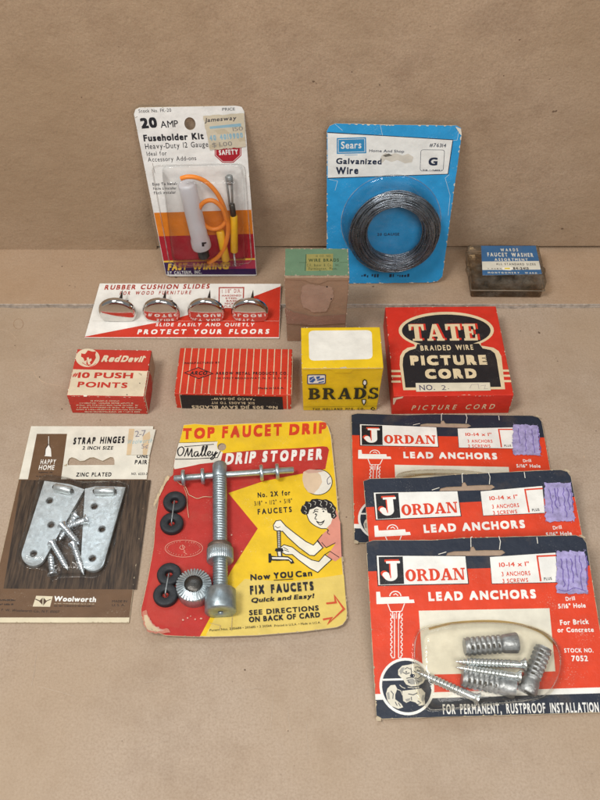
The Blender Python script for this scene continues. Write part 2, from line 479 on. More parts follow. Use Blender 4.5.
SERIF = {
    'T': lambda: (.9, [_b(0, .86, .9, 1), _q((0, .62), (.12, .62), (.17, .87), (0, .87)), _q((.78, .62), (.9, .62), (.9, .87), (.73, .87)), _b(.31, .0, .59, .9), _b(.17, 0, .73, .12)]),
    'A': lambda: (1.02, [_q((.08, .05), (.24, .05), (.55, .95), (.46, 1), (.41, 1)), _q((.40, 1), (.64, 1), (.96, .05), (.66, .05)), _b(.26, .25, .72, .37), _b(0, 0, .36, .12), _b(.56, 0, 1.02, .12)]),
    'E': lambda: (.8, [_b(.08, 0, .36, 1), _b(0, 0, .8, .13), _b(0, .87, .78, 1), _b(.3, .44, .58, .56), _q((.66, .12), (.8, .1), (.8, .36), (.7, .36)), _q((.68, .66), (.78, .66), (.78, .9), (.64, .88)), _b(.5, .34, .6, .66)]),
    'J': lambda: (.8, [_b(.38, .28, .66, 1), _b(.2, .88, .8, 1), _ring(.36, .29, .30, .29, .03, .16, 180, 360), _ring(.16, .32, .15, .14, .0, .0)]),
    'O': lambda: (.92, [_ring(.46, .5, .46, .51, .17, .36)]),
    'R': lambda: (1.0, [_b(.09, .05, .36, .95), _b(0, 0, .45, .12), _b(0, .88, .5, 1), _ring(.44, .725, .40, .275, .13, .15, -90, 90), _b(.3, .45, .5, .57), _q((.44, .5), (.66, .5), (.93, .1), (1.0, .12), (1.0, 0), (.72, 0))]),
    'D': lambda: (.95, [_b(.09, .05, .36, .95), _b(0, 0, .45, .12), _b(0, .88, .45, 1), _ring(.40, .5, .55, .5, .25, .375, -90, 90)]),
    'N': lambda: (1.05, [_b(.12, .05, .24, .95), _b(0, 0, .36, .12), _b(.0, .88, .34, 1), _q((.12, .96), (.36, 1), (.92, .04), (.92, 0), (.70, 0)), _b(.80, .0, .92, .95), _b(.68, .88, 1.05, 1)]),
    'B': lambda: (.9, [_b(.09, .05, .36, .95), _b(0, 0, .45, .12), _b(0, .88, .45, 1), _ring(.42, .735, .40, .265, .14, .145, -90, 90), _ring(.42, .275, .48, .275, .19, .155, -90, 90), _b(.3, .46, .5, .545)]),
    'S': lambda: (.76, [_ring(.37, .735, .34, .27, .13, .15, 25, 270, 16), _ring(.38, .275, .38, .28, .14, .15, -155, 90, 16), _b(.58, .70, .68, 1), _b(.0, .0, .1, .30)]),
}

def box_mesh(part, x0, y0, z0, x1, y1, z1, mats, r=.5, taper=0.):
    """carton with softened edges; mats = dict side->material ('top','front','left','right','back')"""
    bm = bmesh.new()
    vs = [bm.verts.new((x, y, z)) for z, t in ((z0, taper), (z1, 0)) for x, y in ((x0 + t, y0 + t), (x1 - t, y0 + t), (x1 - t, y1 - t), (x0 + t, y1 - t))]
    fc = {}
    for nm, ix in (('bottom', (3, 2, 1, 0)), ('top', (4, 5, 6, 7)), ('front', (0, 1, 5, 4)), ('right', (1, 2, 6, 5)), ('back', (2, 3, 7, 6)), ('left', (3, 0, 4, 7))):
        f = bm.faces.new([vs[i] for i in ix]); f.material_index = part.mat(mats.get(nm, mats['all']))
    bmesh.ops.bevel(bm, geom=bm.edges[:], offset=r, segments=2, affect='EDGES', profile=.5)
    bm.verts.index_update(); base = len(part.v); part.v += [tuple(v.co) for v in bm.verts]
    for f in bm.faces:
        part.f.append(tuple(base + v.index for v in f.verts)); part.mi.append(f.material_index); part.sm.append(False)
    bm.free()

def shell(part, face, uv, hgt, m, flange=1.2, h0=.6, shoulder=.12, top=.03, smooth=True):
    """a moulded film: flange, wall, rounded shoulder, nearly flat top"""
    P = np.array(uv, float); c = P.mean(0); n = len(P)
    prof = [(1 + flange / 20, h0), (1.0, h0 + .05), (.985, h0 + hgt * .35), (.96, h0 + hgt * .75), (.96 - shoulder * .4, h0 + hgt * .94), (.96 - shoulder, h0 + hgt), (.45, h0 + hgt + top * hgt)]
    vs, fs = [], []
    for k, h in prof:
        for p in P: vs.append(face.at(*(c + (p - c) * k), h))
    for i in range(len(prof) - 1):
        fs += [(i * n + j, i * n + (j + 1) % n, (i + 1) * n + (j + 1) % n, (i + 1) * n + j) for j in range(n)]
    vs.append(face.at(*c, h0 + hgt + top * hgt * 1.3)); L = len(vs) - 1; b = (len(prof) - 1) * n
    fs += [(b + j, b + (j + 1) % n, L) for j in range(n)]
    part.add(vs, fs, m, smooth)

def screw(root, face, head, tip, h_head, h_tip, m, r=.95, parent=None, label=None, hr=1.9, slot=True):
    """wood screw from a head point to a tip point (photo points)"""
    a = face.at(*face.uv(head, h_head), h_head); b = face.at(*face.uv(tip, h_tip), h_tip)
    p = Part('screw', root, label); d = (b - a); L = np.linalg.norm(d); d = d / L
    p.lathe(a, d, [(0, hr * .96), (.25, hr), (hr * .45, r * 1.15), (hr * .75, r)], m, 18)
    p.lathe(a + d * hr * .7, d, [(0, r * .98), (L * .22, r * .95)], m, 14)
    p.thread(a + d * (L * .2), b, r * 1.12, m, r * .95, .26, 16, taper=L * .22)
    if slot:
        u = np.cross(d, face.N); u = u / (np.linalg.norm(u) or 1); v = np.cross(d, u); q = a - d * .02
        p.add([q + u * hr * .8 + v * .2, q - u * hr * .8 + v * .2, q - u * hr * .8 - v * .2, q + u * hr * .8 - v * .2], [(0, 1, 2, 3)], STEELDK)
    return p.build()
# ------------------------------------------------------------------ setting: cardboard floor, raised flap, backdrop
def struct(p):
    o = p.build(); o['kind'] = 'structure'; return o
EDGE = plain('cut_cardboard_edge', 'bdb2a6', .9, 0, .6, 2500, vary=.35)
fp = Part('floor'); FW = Face(Root.__new__(Root)); FW.root.R = np.eye(3); FW.root.o = np.zeros(3)
fp.add([(-700, -500, 0), (700, -500, 0), (700, 420, 0), (-700, 420, 0)], [(0, 1, 2, 3)], KRAFT)
SCUFF = plain('floor_scuff', 'c0a68c', .8, vary=.25); SPOT = plain('floor_spot', '54402f', .8); STAIN = plain('floor_stain', '97795c', .8, vary=.3)
fl = Z(0, 280, 6.667); fp.h = .02
for q, wd in (([(95, 605), (215, 602), (235, 635), (300, 685), (440, 712)], .6), ([(220, 560), (330, 505), (480, 460)], .5), ([(350, 558), (470, 556)], .45), ([(0, 330), (60, 345), (120, 400)], .35)):
    fp.pxs(FW, fl(q), wd, SCUFF, smooth=6)
fp.pxs(FW, ell(fl(123, 293), 4.8, 5.2, 24), .45, STAIN, closed=True)
for (x, y), r in (((39.5, 377), .9), ((15, 345.5), .6), ((520.5, 331), .7), ((596, 431), .6), ((245, 670), 1.1), ((122, 741), .6), ((62, 409), .8), ((556, 358), .5), ((66, 404.5), .5), ((430, 770), .5), ((288, 731), .7)):
    fp.px(FW, [(x + r * random.uniform(.6, 1.2) * math.cos(a), y + r * random.uniform(.5, .9) * math.sin(a)) for a in [k * .9 for k in range(7)]], SPOT)
for (x, y), r in (((584, 457), 1.3), ((431, 798), 1), ((287, 730), 1.2)):
    fp.px(FW, ell((x, y), r * .5, r, 8), SCUFF)
rs0 = np.random.RandomState(21); FAINT = plain('floor_crease', 'bca995', .8, vary=.2)
for _ in range(16):
    x, y = rs0.uniform(10, 590), rs0.uniform(640, 800); L_ = rs0.uniform(10, 50); a = rs0.choice([0, 1.5]) + rs0.uniform(-.3, .3)
    fp.pxs(FW, [(x + L_ * t * math.cos(a) + rs0.uniform(-.6, .6), y + L_ * t * math.sin(a)) for t in (0, .3, .6, 1)], .35, FAINT, smooth=4)
struct(fp)
# the flap lying over the back of the floor, with its corrugated cut edge
pf = Part('floor_flap'); n = 120; xs = [-520 + 1040 * i / n for i in range(n + 1)]
ey = [326.3 + .35 * math.sin(i * 1.7) + random.uniform(-.25, .25) for i in range(n + 1)]
FT = 2.6
vs = [(x, y, FT) for x, y in zip(xs, ey)] + [(x, 420, FT) for x in xs] + [(x, y + .15, .05) for x, y in zip(xs, ey)]
pf.add(vs, [(i, i + 1, n + 2 + i, n + 1 + i) for i in range(n)], KRAFT2)
pf.add(vs, [(2 * n + 2 + i, 2 * n + 3 + i, i + 1, i) for i in range(n)], EDGE)
pf.add([(-520, 326.35, FT + .02), (520, 326.35, FT + .02), (520, 326.9, FT + .02), (-520, 326.9, FT + .02)], [(0, 1, 2, 3)], EDGE)
struct(pf)
# the back panel leans a little forward; a narrow dark gap under it
wb = Part('backdrop'); LEAN = math.tan(math.radians(4.2))
def wy(z): return 368.6 - (z - FT) * LEAN
def panel(x0, x1):
    xs = [x0 + (x1 - x0) * i / 40 for i in range(41)] + [-78.4, -78.1]; xs.sort(); nx = len(xs) - 1; nz = 12; vs = []
    for th in (0, 3.0):
        for j in range(nz + 1):
            for x in xs:
                z0 = FT + (.1 if x < -78.3 else 2.2) + .15 * math.sin(x * .05)
                z = z0 + (240 - z0) * j / nz
                vs.append((x, wy(z) + th + (-.5 if x < -78.3 else 0) * max(0, 1 - j / 2) + 1.2 * math.sin(x * .012 + 1) * (z / 240), z))
    m = (nx + 1) * (nz + 1); fs = []
    for j in range(nz):
        for i in range(nx):
            a = j * (nx + 1) + i; fs += [(a, a + 1, a + nx + 2, a + nx + 1), (m + a + 1, m + a, m + a + nx + 1, m + a + nx + 2)]
    wb.add(vs, fs, KRAFTW, True)
    for a, b in ((0, nx), (nz * (nx + 1), nz * (nx + 1) + nx)):
        q = list(range(a, b + 1)); wb.add([vs[i] for i in q] + [vs[i + m] for i in q], [(i, len(q) + i, len(q) + i + 1, i + 1) for i in range(len(q) - 1)], EDGE)
    for cix in (0, nx):
        q = [j * (nx + 1) + cix for j in range(nz + 1)]; wb.add([vs[i] for i in q] + [vs[i + m] for i in q], [(i, i + 1, len(q) + i + 1, len(q) + i) for i in range(len(q) - 1)], EDGE)
panel(-520, 520)
wb.add([(-520, 376, 0), (520, 376, 0), (520, 376, 60), (-520, 376, 60)], [(0, 1, 2, 3)], KRAFTW)  # unseen sheet added behind the gap so it stays dark
struct(wb)

GLARE_RIM = clear('blister_glare_rim', 'ffffff', .16, 1.35, haze='f6f3ec')  # whitish bead added along blister edges to give them glare
# ================================================================== anchor cards (three alike, overlapping)
JL, JW = 68.2, 89.1
JPOSE = [((73.08, 114.62, .7), .03, .262), ((75.2, 146.2, .4), .058, .238), ((67.6, 187.3, .3), -.015, .018)]
jr = Root('anchor_pack', *JPOSE[0][:2], 'front red and navy lead anchor card, screws and anchors showing under its clear dome', 'hardware pack', 'overlapping red and navy lead anchor cards', tilt=JPOSE[0][2])
jf = Face(jr)
T0 = Z(355, 530, 2.449); T1 = Z(360, 530, 5); T2 = Z(480, 530, 5); T3 = Z(365, 625, 5); T4 = Z(480, 625, 5)
hw = JW / 2
jo = [(-hw, 1.2), (-hw + 1, 0), (hw - .8, 0), (hw, .8), (hw, JL - 3.5), (hw - 1.2, JL - 1.2), (hw - 4, JL - .1), (-6, JL), (-18, JL - .6), (-hw + 3, JL), (-hw, JL - 1)]
slot = [jf.uv(p) for p in [T1(428, 131), T1(436, 116), T1(470, 108), T1(548, 107), T1(552, 88), T1(566, 84), T1(578, 104), (485, 550.5), (502, 550.5), (505, 553), (500, 556)]][::-1]
slot = [p for p in slot]
p = Part('card', jr)
p.slab(jf, jag(jo, .12, 3), .55, PULP, PULP, holes=[slot])
e = .14
yb0 = (jf.uv(T3(50, 365))[1] + jf.uv(T4(590, 352))[1]) / 2; yb1 = (jf.uv(T3(45, 337))[1] + jf.uv(T4(590, 322))[1]) / 2
yL, yR = jf.uv(T1(37, 200))[1], jf.uv(T2(545, 187))[1]; yn = (yL + yR) / 2
p.flat(jf, [(-hw + e, yb1 - .02), (hw - e, yb1 - .02), (hw - e, yn + .02), (-hw + e, yn + .02)], ORANGERED)
band = [(-hw + e, yn), (hw - e, yn), (hw - e, JL - 3.5), (hw - 1.3, JL - 1.3), (hw - 4, JL - e - .1), (-6, JL - e), (-18, JL - .6 - e), (-hw + 3, JL - e), (-hw + e, JL - 1)]
p.flat(jf, band, NAVY, holes=[slot])
p.flat(jf, [(-hw + e, yb0), (hw - e, yb0), (hw - e, yb1), (-hw + e, yb1)], WHITE)
p.flat(jf, [(-hw + e, 1.2), (-hw + 1, e), (hw - .8, e), (hw - e, .8), (hw - e, yb0), (-hw + e, yb0)], NAVY)
# name panel
p.px(jf, [T1(78, 127), T1(528, 130), T1(544, 272), T1(88, 282)], BLACKI)
p.px(jf, [T1(83, 130), T1(525, 133), T1(539, 268), T1(92, 277)], WHITE)
p.px(jf, [T1(92, 136), T1(213, 134), T1(220, 271), T1(99, 275)], BLACKI)
p.text(jf, 'J', T1(103, 252), T1(200, 250), T1(98, 150), ORANGERED, serif=True)
p.lay(4); p.text(jf, 'J', T1(112, 258), T1(205, 256), T1(108, 158), WHITE, serif=True)
p.text(jf, 'ORDAN', T1(228, 259), T1(528, 250), T1(225, 199), ORANGERED, serif=True, gap=.05)
# count panel
p.px(jf, [T2(46, 135), T2(376, 113), T2(388, 265), T2(57, 272)], BLACKI)
p.px(jf, [T2(48, 137), T2(376, 115), T2(386, 262), T2(59, 269)], WHITE)
p.text(jf, '10-14 x 1"', T2(95, 187), T2(245, 181), T2(94, 165), ORANGERED, bold=.25)
p.text(jf, '3 ANCHORS', T2(108, 233), T2(251, 228), T2(107, 211), ORANGERED, bold=.3)
p.text(jf, '3 SCREWS', T2(112, 267), T2(240, 262), T2(111, 246), ORANGERED, bold=.3)
p.pxs(jf, [T2(378, 129), T2(284, 133), T2(302, 258)], 1.7, ORANGERED)
p.text(jf, 'PLUS', T2(319, 253), T2(358, 251), T2(318, 239), BLACKI, bold=.4)
p.text(jf, 'LEAD ANCHORS', T1(343, 357), T2(280, 343), T1(341, 312), WHITE, bold=.75, gap=.2)
# inset picture panel behind the dome
p.px(jf, [(418.5, 611), (549, 608.5), (555, 671.5), (423, 675)], ink('ded8c6', .5))
p.text(jf, 'Drill', T2(428, 356), T2(474, 352), T2(427, 336), WHITE, bold=.3)
p.text(jf, '5/16" Hole', T2(390, 394), T2(527, 389), T2(389, 371), WHITE, bold=.4)
p.text(jf, 'For Brick', T2(400, 477), T2(543, 471), T2(399, 451), WHITE, bold=.4)
p.text(jf, 'or Concrete', T4(386, 38), T4(567, 36), T4(385, 14), WHITE, bold=.4)
p.text(jf, 'STOCK NO.', T4(420, 139), T4(565, 138), T4(419, 118), WHITE, bold=.3)
p.text(jf, '7052', T4(457, 182), T4(538, 182), T4(456, 154), WHITE, bold=.4)
p.text(jf, 'FOR PERMANENT, RUSTPROOF INSTALLATION', T3(390, 447), T4(594, 437), T3(388, 397), WHITE, bold=.35, gap=.1)
# line drawing of an anchor in a wall
p.px(jf, [T1(80, 311), T1(99, 310), T1(103, 338), T1(243, 334), T1(246, 350), T1(268, 349), T1(272, 366), T1(82, 372)], WHITE)
p.pxs(jf, ell(T1(176, 334), 5.6, 5.2, 14, math.pi * 1.02, math.pi * 1.98), 1.0, WHITE)
p.pxs(jf, [T1(166, 326), T1(178, 320), T1(190, 330)], .9, WHITE)
p.pxs(jf, [T1(138, 371), T1(152, 408), T1(162, 412), T1(165, 445)], .9, WHITE)
p.pxs(jf, [T1(222, 369), T1(208, 406), T1(198, 410), T1(196, 445)], .9, WHITE)
p.pxs(jf, [T1(160, 410), T1(205, 408)], .8, WHITE); p.pxs(jf, [T1(181, 410), T1(181, 445)], .7, WHITE)
for xa, xb, sgn in ((153, 172, -1), (192, 210, 1)):
    o_, i_ = (xa, xb) if sgn < 0 else (xb, xa); z = []
    for k in range(9):
        y = 418 + k * 25; z += [T1(o_, y), T1(o_, y + 10), T1(o_ - sgn * 6, y + 14), T1(o_ - sgn * 6, y + 22)]
    p.pxs(jf, z, .8, WHITE); p.pxs(jf, [T1(i_, 418), T1(i_, 640)], .8, WHITE); p.pxs(jf, [z[-1], T1(i_, 640)], .8, WHITE)
# round dog emblem
cu = jf.uv(T3(208, 307)); rr = jf.uv(T3(345, 307))[0] - cu[0]
p.flat(jf, ell(cu, rr, rr, 40), WHITE); p.flat(jf, ell(cu, rr - 1.0, rr - 1.0, 40), NAVY)
p.px(jf, [T3(88, 270), T3(200, 267), T3(200, 277), T3(87, 280)], WHITE)
DOG = ink('d9d2bf', .4)
p.px(jf, [T3(x, y) for x, y in ((165, 225), (185, 205), (215, 200), (250, 192), (280, 205), (300, 225), (305, 262), (290, 290), (265, 305), (230, 308), (205, 298), (190, 275), (178, 262), (165, 250))], DOG)
p.px(jf, [T3(x, y) for x, y in ((112, 318), (128, 302), (150, 300), (160, 320), (150, 350), (150, 372), (180, 395), (190, 412), (165, 420), (130, 405), (112, 380), (104, 345))], DOG)
p.px(jf, [T3(x, y) for x, y in ((185, 330), (230, 325), (280, 318), (300, 340), (295, 372), (300, 398), (270, 405), (252, 388), (225, 380), (205, 390), (190, 380))], DOG)
for q in ([(188, 238), (205, 246), (222, 240)], [(240, 232), (258, 238), (275, 228)], [(205, 268), (232, 262), (262, 270), (280, 258)], [(215, 290), (240, 280), (262, 288)], [(228, 215), (232, 240), (226, 258)], [(128, 330), (140, 345), (138, 370)], [(150, 385), (160, 404)], [(166, 390), (176, 408)], [(215, 345), (240, 350), (262, 340)], [(262, 380), (280, 392)], [(230, 360), (232, 378)]):
    p.pxs(jf, [T3(*a) for a in q], .8, NAVY)
DOGG = ink('9d9a92', .4)
for q in ([(170, 232), (182, 215), (196, 212), (190, 234), (178, 250)], [(272, 205), (292, 220), (300, 250), (288, 246), (276, 226)], [(205, 276), (232, 268), (262, 274), (284, 262), (288, 280), (262, 296), (228, 298)], [(108, 340), (120, 336), (124, 372), (114, 372)], [(200, 372), (226, 366), (222, 378), (206, 384)], [(284, 352), (296, 350), (292, 384), (280, 380)]):
    p.px(jf, [T3(*a) for a in q], DOGG)
for q in ([(172, 300), (184, 312), (200, 318)], [(160, 322), (178, 330), (186, 352)], [(212, 312), (240, 316), (270, 312)], [(196, 222), (210, 214), (226, 222)], [(246, 214), (262, 210), (276, 218)], [(214, 276), (218, 288), (226, 292)], [(258, 274), (262, 284), (272, 284)], [(188, 396), (200, 404), (216, 398)], [(240, 392), (256, 400), (274, 394)]):
    p.pxs(jf, [T3(*a) for a in q], .6, DOG if q[0][1] > 295 and q[0][1] < 325 else NAVY)
p.px(jf, ell(T3(236, 254), 2.6, 1.8, 10), NAVY); p.px(jf, ell(T3(205, 236), .9, .8, 8), NAVY); p.px(jf, ell(T3(262, 228), .9, .8, 8), NAVY)
# crease marks by the hanging slot and white wear
for q in ([T1(553, 88), T1(552, 40), T1(560, 36)], [T2(95, 100), T2(100, 60), T2(92, 34)], [T2(282, 38), T2(286, 70)], [T1(390, 124), T1(430, 112)]):
    p.pxs(jf, q, .7, PAPER)
p.chips(jf, jo, PULP, 46, 1.3)
p.px(jf, [T2(490, 29), T2(505, 27), T2(524, 40), T2(520, 46)], PULP)
p.px(jf, ell(jf.uv(T3(66, 470)), 1.1, 1.2, 9) and [T3(52, 466), T3(60, 455), T3(80, 466), T3(78, 482), T3(58, 480)], PULP)
p.build()
q = Part('bent_tab', jr); q.flat(jf, slot, plain('card_back', 'a58d78', .85), h=.1); q.build()
# fuzzy lavender price sticker, felt-pen strokes scribbled over it
PURP = plain('lavender_sticker', 'a99ecb', .95, 0, .7, 2400, vary=.35); PURPD = plain('sticker_pen', '7566a6', .95, 0, .6, 2200, vary=.3)
def fuzzy_sticker(parent, seed, dx, dy):
    s = Part('price_sticker', None); rs = np.random.RandomState(seed)
    sq = [jf.uv(a) for a in (T2(378, 108), T2(520, 107), T2(536, 322), T2(382, 318))][::-1]
    s.slab(jf, [q + [dx, dy] + rs.uniform(-.35, .35, 2) for q in jag(sq, .3, .8)], .16, PURP, PURP, h0=.9)
    off = jf.uv(T2(400 + 0, 200)) - jf.uv(T2(400, 200))
    for k in range(4 + seed % 3):
        x = 402 + k * (122 / (3 + seed % 3)) + rs.uniform(-5, 5); y0 = rs.uniform(120, 150); n = rs.randint(7, 11)
        q = spline([jf.uv(T2(x + rs.uniform(-5, 5) + j * rs.uniform(1, 2.4), y0 + j * 18 + rs.uniform(-5, 5))) + [dx, dy] for j in range(n)], 3)
        s.stroke(jf, q, .32 + .2 * rs.rand(), PURPD)
    if seed % 2: s.stroke(jf, spline([jf.uv(T2(*a)) + [dx, dy] for a in ((388, 300), (430, 308), (470, 292), (525, 308))], 4), .3, PURPD)
    for _ in range(26):                                   # rubbed fibres standing off the edge
        a = sq[rs.randint(4)]; b = sq[rs.randint(4)]; c = a + (b - a) * rs.rand() + [dx, dy]; e = rs.uniform(-.8, .8, 2)
        s.tube([jf.at(*c, 1.1), jf.at(*(c + e * .6), 1.35), jf.at(*(c + e), 1.15)], .05, PURP, 4)
    s.build(parent=parent)
# contents under the dome
def lead_anchor(a, b, h, r, m=LEAD):
    q = Part('lead_anchor', jr); A = jf.at(*jf.uv(a, h), h); B = jf.at(*jf.uv(b, h), h); d = B - A; L = np.linalg.norm(d)
    prof = [(0, r * .9)]; k = 0
    while k < 7:
        t = L * (.04 + k * .095); prof += [(t, r * .86), (t + L * .02, r * .98), (t + L * .06, r * .98), (t + L * .075, r * .84)]; k += 1
    prof += [(L * .74, r * .98), (L * .97, r * 1.1), (L, r * 1.02)]
    q.lathe(A, d, prof, m, 22, lambda a_, i: 1 - .16 * max(0, math.cos(2 * a_ + .6)) ** 12)
    q.lathe(B - d / L * .05, d, [(0, r * .62), (.08, r * .6)], STEELDK, 14)
    d /= L; u = np.cross(d, jf.N); u /= np.linalg.norm(u)
    for sg in (.25, -.5):
        for k in range(6):
            c = A + d * L * (.12 + k * .1) + u * r * sg + jf.N * r * math.sqrt(1 - sg * sg)
            q.add([c + d * L * .02 + u * r * .22, c - d * L * .02 + u * r * .22, c - d * L * .02 - u * r * .22, c + d * L * .02 - u * r * .22], [(0, 1, 2, 3)], STEELDK if sg > 0 else LEAD)
    q.build()
lead_anchor(T0(268, 286), T0(398, 276), 4.0, 3.65)
lead_anchor(T0(262, 362), T0(392, 388), 3.8, 3.5)
lead_anchor(T0(462, 288), T0(420, 398), 3.9, 3.5)
screw(jr, jf, T0(418, 330), T0(245, 322), 5.6, 4.4, SCREWM, 1.5, hr=2.7)
screw(jr, jf, T0(405, 360), T0(246, 336), 5.8, 5.4, SCREWM, 1.45, hr=2.6)
screw(jr, jf, T0(303, 415), T0(150, 347), 3.2, 2.2, SCREWM, 1.5, hr=2.7)
b = Part('blister', jr)
bo = [T0(*a) for a in ((150, 262), (185, 238), (300, 228), (420, 237), (480, 268), (500, 310), (497, 355), (470, 400), (430, 416), (320, 428), (210, 440), (178, 436), (158, 402), (146, 330))]
bo = spline([jf.uv(a) for a in bo], 4, True)[::-1]
shell(b, jf, bo, 7.5, FILMD, flange=.9, h0=.9)
b.tube([jf.at(*a, .95) for a in bo], .22, GLARE_RIM, 6, closed=True)
b.build()
GLUE = clear('old_glue_stain', 'e6d4b0', .12, haze='b09468')
gl = Part('glue_stain', jr); gl.h = 1.0
gl.pxs(jf, [T0(*a) for a in ((180, 243), (240, 229), (330, 224), (400, 232), (455, 252), (488, 282))], 2.3, GLUE, smooth=6)
gl.build()
def copy_tree(o, parent=None):
    c = o.copy(); C.objects.link(c)
    if parent: c.parent = parent
    for ch in list(o.children): copy_tree(ch, c)
    return c
for (loc, yaw, tilt), lab in zip(JPOSE[1:], ('middle red and navy lead anchor card, its lower half covered by the nearest card', 'rearmost red and navy lead anchor card, lying flat below the picture cord box')):
    c = copy_tree(jr.e); R = rotm(yaw, tilt); m = Matrix.Identity(4)
    for i in range(3):
        for j in range(3): m[i][j] = R[i, j]
        m[i][3] = loc[i] * SC
    c.matrix_world = m; c['label'] = lab
    fuzzy_sticker(c, 8 if 'middle' in lab else 6, *((.6, .5) if 'middle' in lab else (-.9, .9)))
fuzzy_sticker(jr.e, 5, 0, 0)

# ================================================================== strap hinge pack
hr_ = Root('hinge_pack', (-97.2, 151.75, .2), 0., 'brown wood-grain card of two zinc strap hinges with screws under film', 'hardware pack')
hf = Face(hr_); M = Z(0, 420, 3.636); N_ = Z(0, 520, 3.636); P_ = Z(0, 410, 3.53)
BROWN = ink('6b5039', .25); BROWND = ink('564231', .3)
def woodgrain():
    t = NT('printed_woodgrain'); p = t.pos((420, 34, 34)); q = t.pos((900, 60, 60))
    a = t.ramp(t.noise(p, 1.6, 5, .65), .35, .66); c = t.mix(a, lin('2a211b'), lin('5d4a39'))
    c = t.mix(t.ramp(t.noise(q, 2.0, 4, .7), .5, .72, 0, .7), c, lin('221b17'))
    return t.done(t.princ(c, .5, 0, None, .35))
WOOD = woodgrain()
W2, HL = 57.3 / 2, 97.8
ho = jag([(-W2, 0), (W2, 0), (W2, HL), (-W2, HL)], .06, 6)
wave = [hf.uv(M(*a)) for a in ((248, 167), (247, 155), (252, 143), (262, 138), (275, 142), (292, 152), (308, 150), (328, 139), (342, 138), (358, 145), (374, 151), (390, 143), (402, 137), (413, 139), (417, 150), (417, 166))]
p = Part('card', hr_); p.slab(hf, ho, .6, PULP, PULP, holes=[wave]); p.flat(hf, [(-W2 + .12, .12), (W2 - .12, .12), (W2 - .12, hf.uv(M(300, 218))[1]), (-W2 + .12, hf.uv(M(300, 218))[1])], BROWN)
yh = hf.uv(M(300, 218))[1]
p.flat(hf, [(-W2 + .1, yh), (W2 - .1, yh), (W2 - .1, HL - .1), (-W2 + .1, HL - .1)], ink('e4dfd0', .35), holes=[wave])
p.px(hf, [M(135, 53), M(245, 53), M(223, 218), M(103, 218)], BROWN)
p.flat(hf, [(-W2 + .1, .1), (W2 - .1, .1), (W2 - .1, hf.uv(N_(300, 357))[1]), (-W2 + .1, hf.uv(N_(300, 357))[1])], CREAM)
p.px(hf, [M(78, 221), M(549, 221), N_(497, 255), N_(14, 252)], WOOD)
# small house mark
p.px(hf, [M(165, 133), M(178, 62), M(181, 62), M(188, 135), M(172, 137)], BROWND); p.px(hf, [M(163, 134), M(168, 108), M(178, 93), M(186, 108), M(188, 136)], WHITE); p.pxs(hf, [M(178, 93), M(178, 62)], .6, WHITE)
p.pxs(hf, [M(165, 132), M(167, 105), M(178, 90)], .5, BLACKI)
p.text(hf, 'HAPPY', M(147, 164), M(202, 164), M(146, 146), WHITE, bold=.3); p.text(hf, 'HOME', M(141, 184), M(197, 184), M(141, 167), WHITE, bold=.3)
p.micro(hf, M(138, 196), M(192, 196), M(138, 191), BLACKI); p.micro(hf, M(132, 210), M(186, 210), M(132, 205), BLACKI)
p.text(hf, 'STRAP HINGES', M(266, 92), M(452, 87), M(268, 67), BLACKI, bold=.8, gap=.13, shear=.03)
p.text(hf, '2 INCH SIZE', M(300, 111), M(411, 111), M(301, 98), BLACKI, bold=.5, shear=.03)
p.text(hf, 'ONE', M(497, 141), M(538, 141), M(497, 127), BLACKI, bold=.5); p.text(hf, 'PAIR', M(490, 164), M(535, 164), M(491, 148), BLACKI, bold=.5)
p.text(hf, 'ZINC PLATED', M(277, 209), M(405, 208), M(278, 194), BLACKI, bold=.5); p.text(hf, 'NO. 6233-2', M(478, 203), M(536, 203), M(479, 194), BLACKI, bold=.3)
p.px(hf, [N_(120, 317), N_(133, 278), N_(193, 280), N_(183, 318)], CREAM)
for q in ([(158, 283), (172, 298), (158, 314), (143, 298)],): p.px(hf, N_(q), BROWND)
p.pxs(hf, [N_(130, 290), N_(157, 302), N_(186, 291)], 1.0, BROWND); p.pxs(hf, [N_(158, 283), N_(157, 313)], .8, CREAM)
p.text(hf, 'Woolworth', N_(196, 298), N_(349, 301), N_(197, 279), WHITE, bold=.55, gap=.1)
p.micro(hf, N_(198, 308), N_(345, 310), N_(198, 304), ink('b7a68c')); p.micro(hf, N_(198, 317), N_(345, 318), N_(198, 313), BLACKI)
p.micro(hf, N_(0, 297), N_(55, 297), N_(0, 291), BLACKI, .9); p.micro(hf, N_(0, 312), N_(50, 312), N_(0, 306), BLACKI, .9)
p.text(hf, 'MADE IN', N_(408, 302), N_(462, 302), N_(408, 294), BLACKI); p.text(hf, 'U. S. A.', N_(408, 316), N_(455, 316), N_(408, 308), BLACKI)
p.text(hf, 'F. W. Woolworth Co., N.Y. 10007', N_(6, 334), N_(216, 341), N_(6, 325), BLACKI)
p.chips(hf, ho, PULP, 50, 1.0)
p.px(hf, [M(232, 170), M(247, 162), M(243, 171)], PULP)
p.build()
s = Part('price_sticker', hr_)
TAPE = clear('old_tape', 'f1d9b0', .35, haze='dcc7a2'); TAPEO = ink('d6bd98', .6)
s.slab(hf, [hf.uv(M(*a)) for a in ((460, 131), (545, 131), (567, 38), (470, 35))], .1, ink('dcd6c6', .3), PULP, h0=.78)
s.px(hf, [M(470, 36), M(490, 36), M(477, 131), M(461, 131)], TAPEO); s.px(hf, [M(520, 62), M(545, 45), M(548, 62), M(535, 131), M(520, 131)], TAPEO)
s.text(hf, '2-7', M(492, 66), M(532, 62), M(494, 44), ink('84808a', .5), k=.9); s.text(hf, 'Woolworth', M(462, 92), M(552, 86), M(463, 76), ink('8ab4be', .5), shear=.2)
s.text(hf, '5¢', M(515, 108), M(540, 106), M(516, 92), ink('84808a', .5))
s.build()
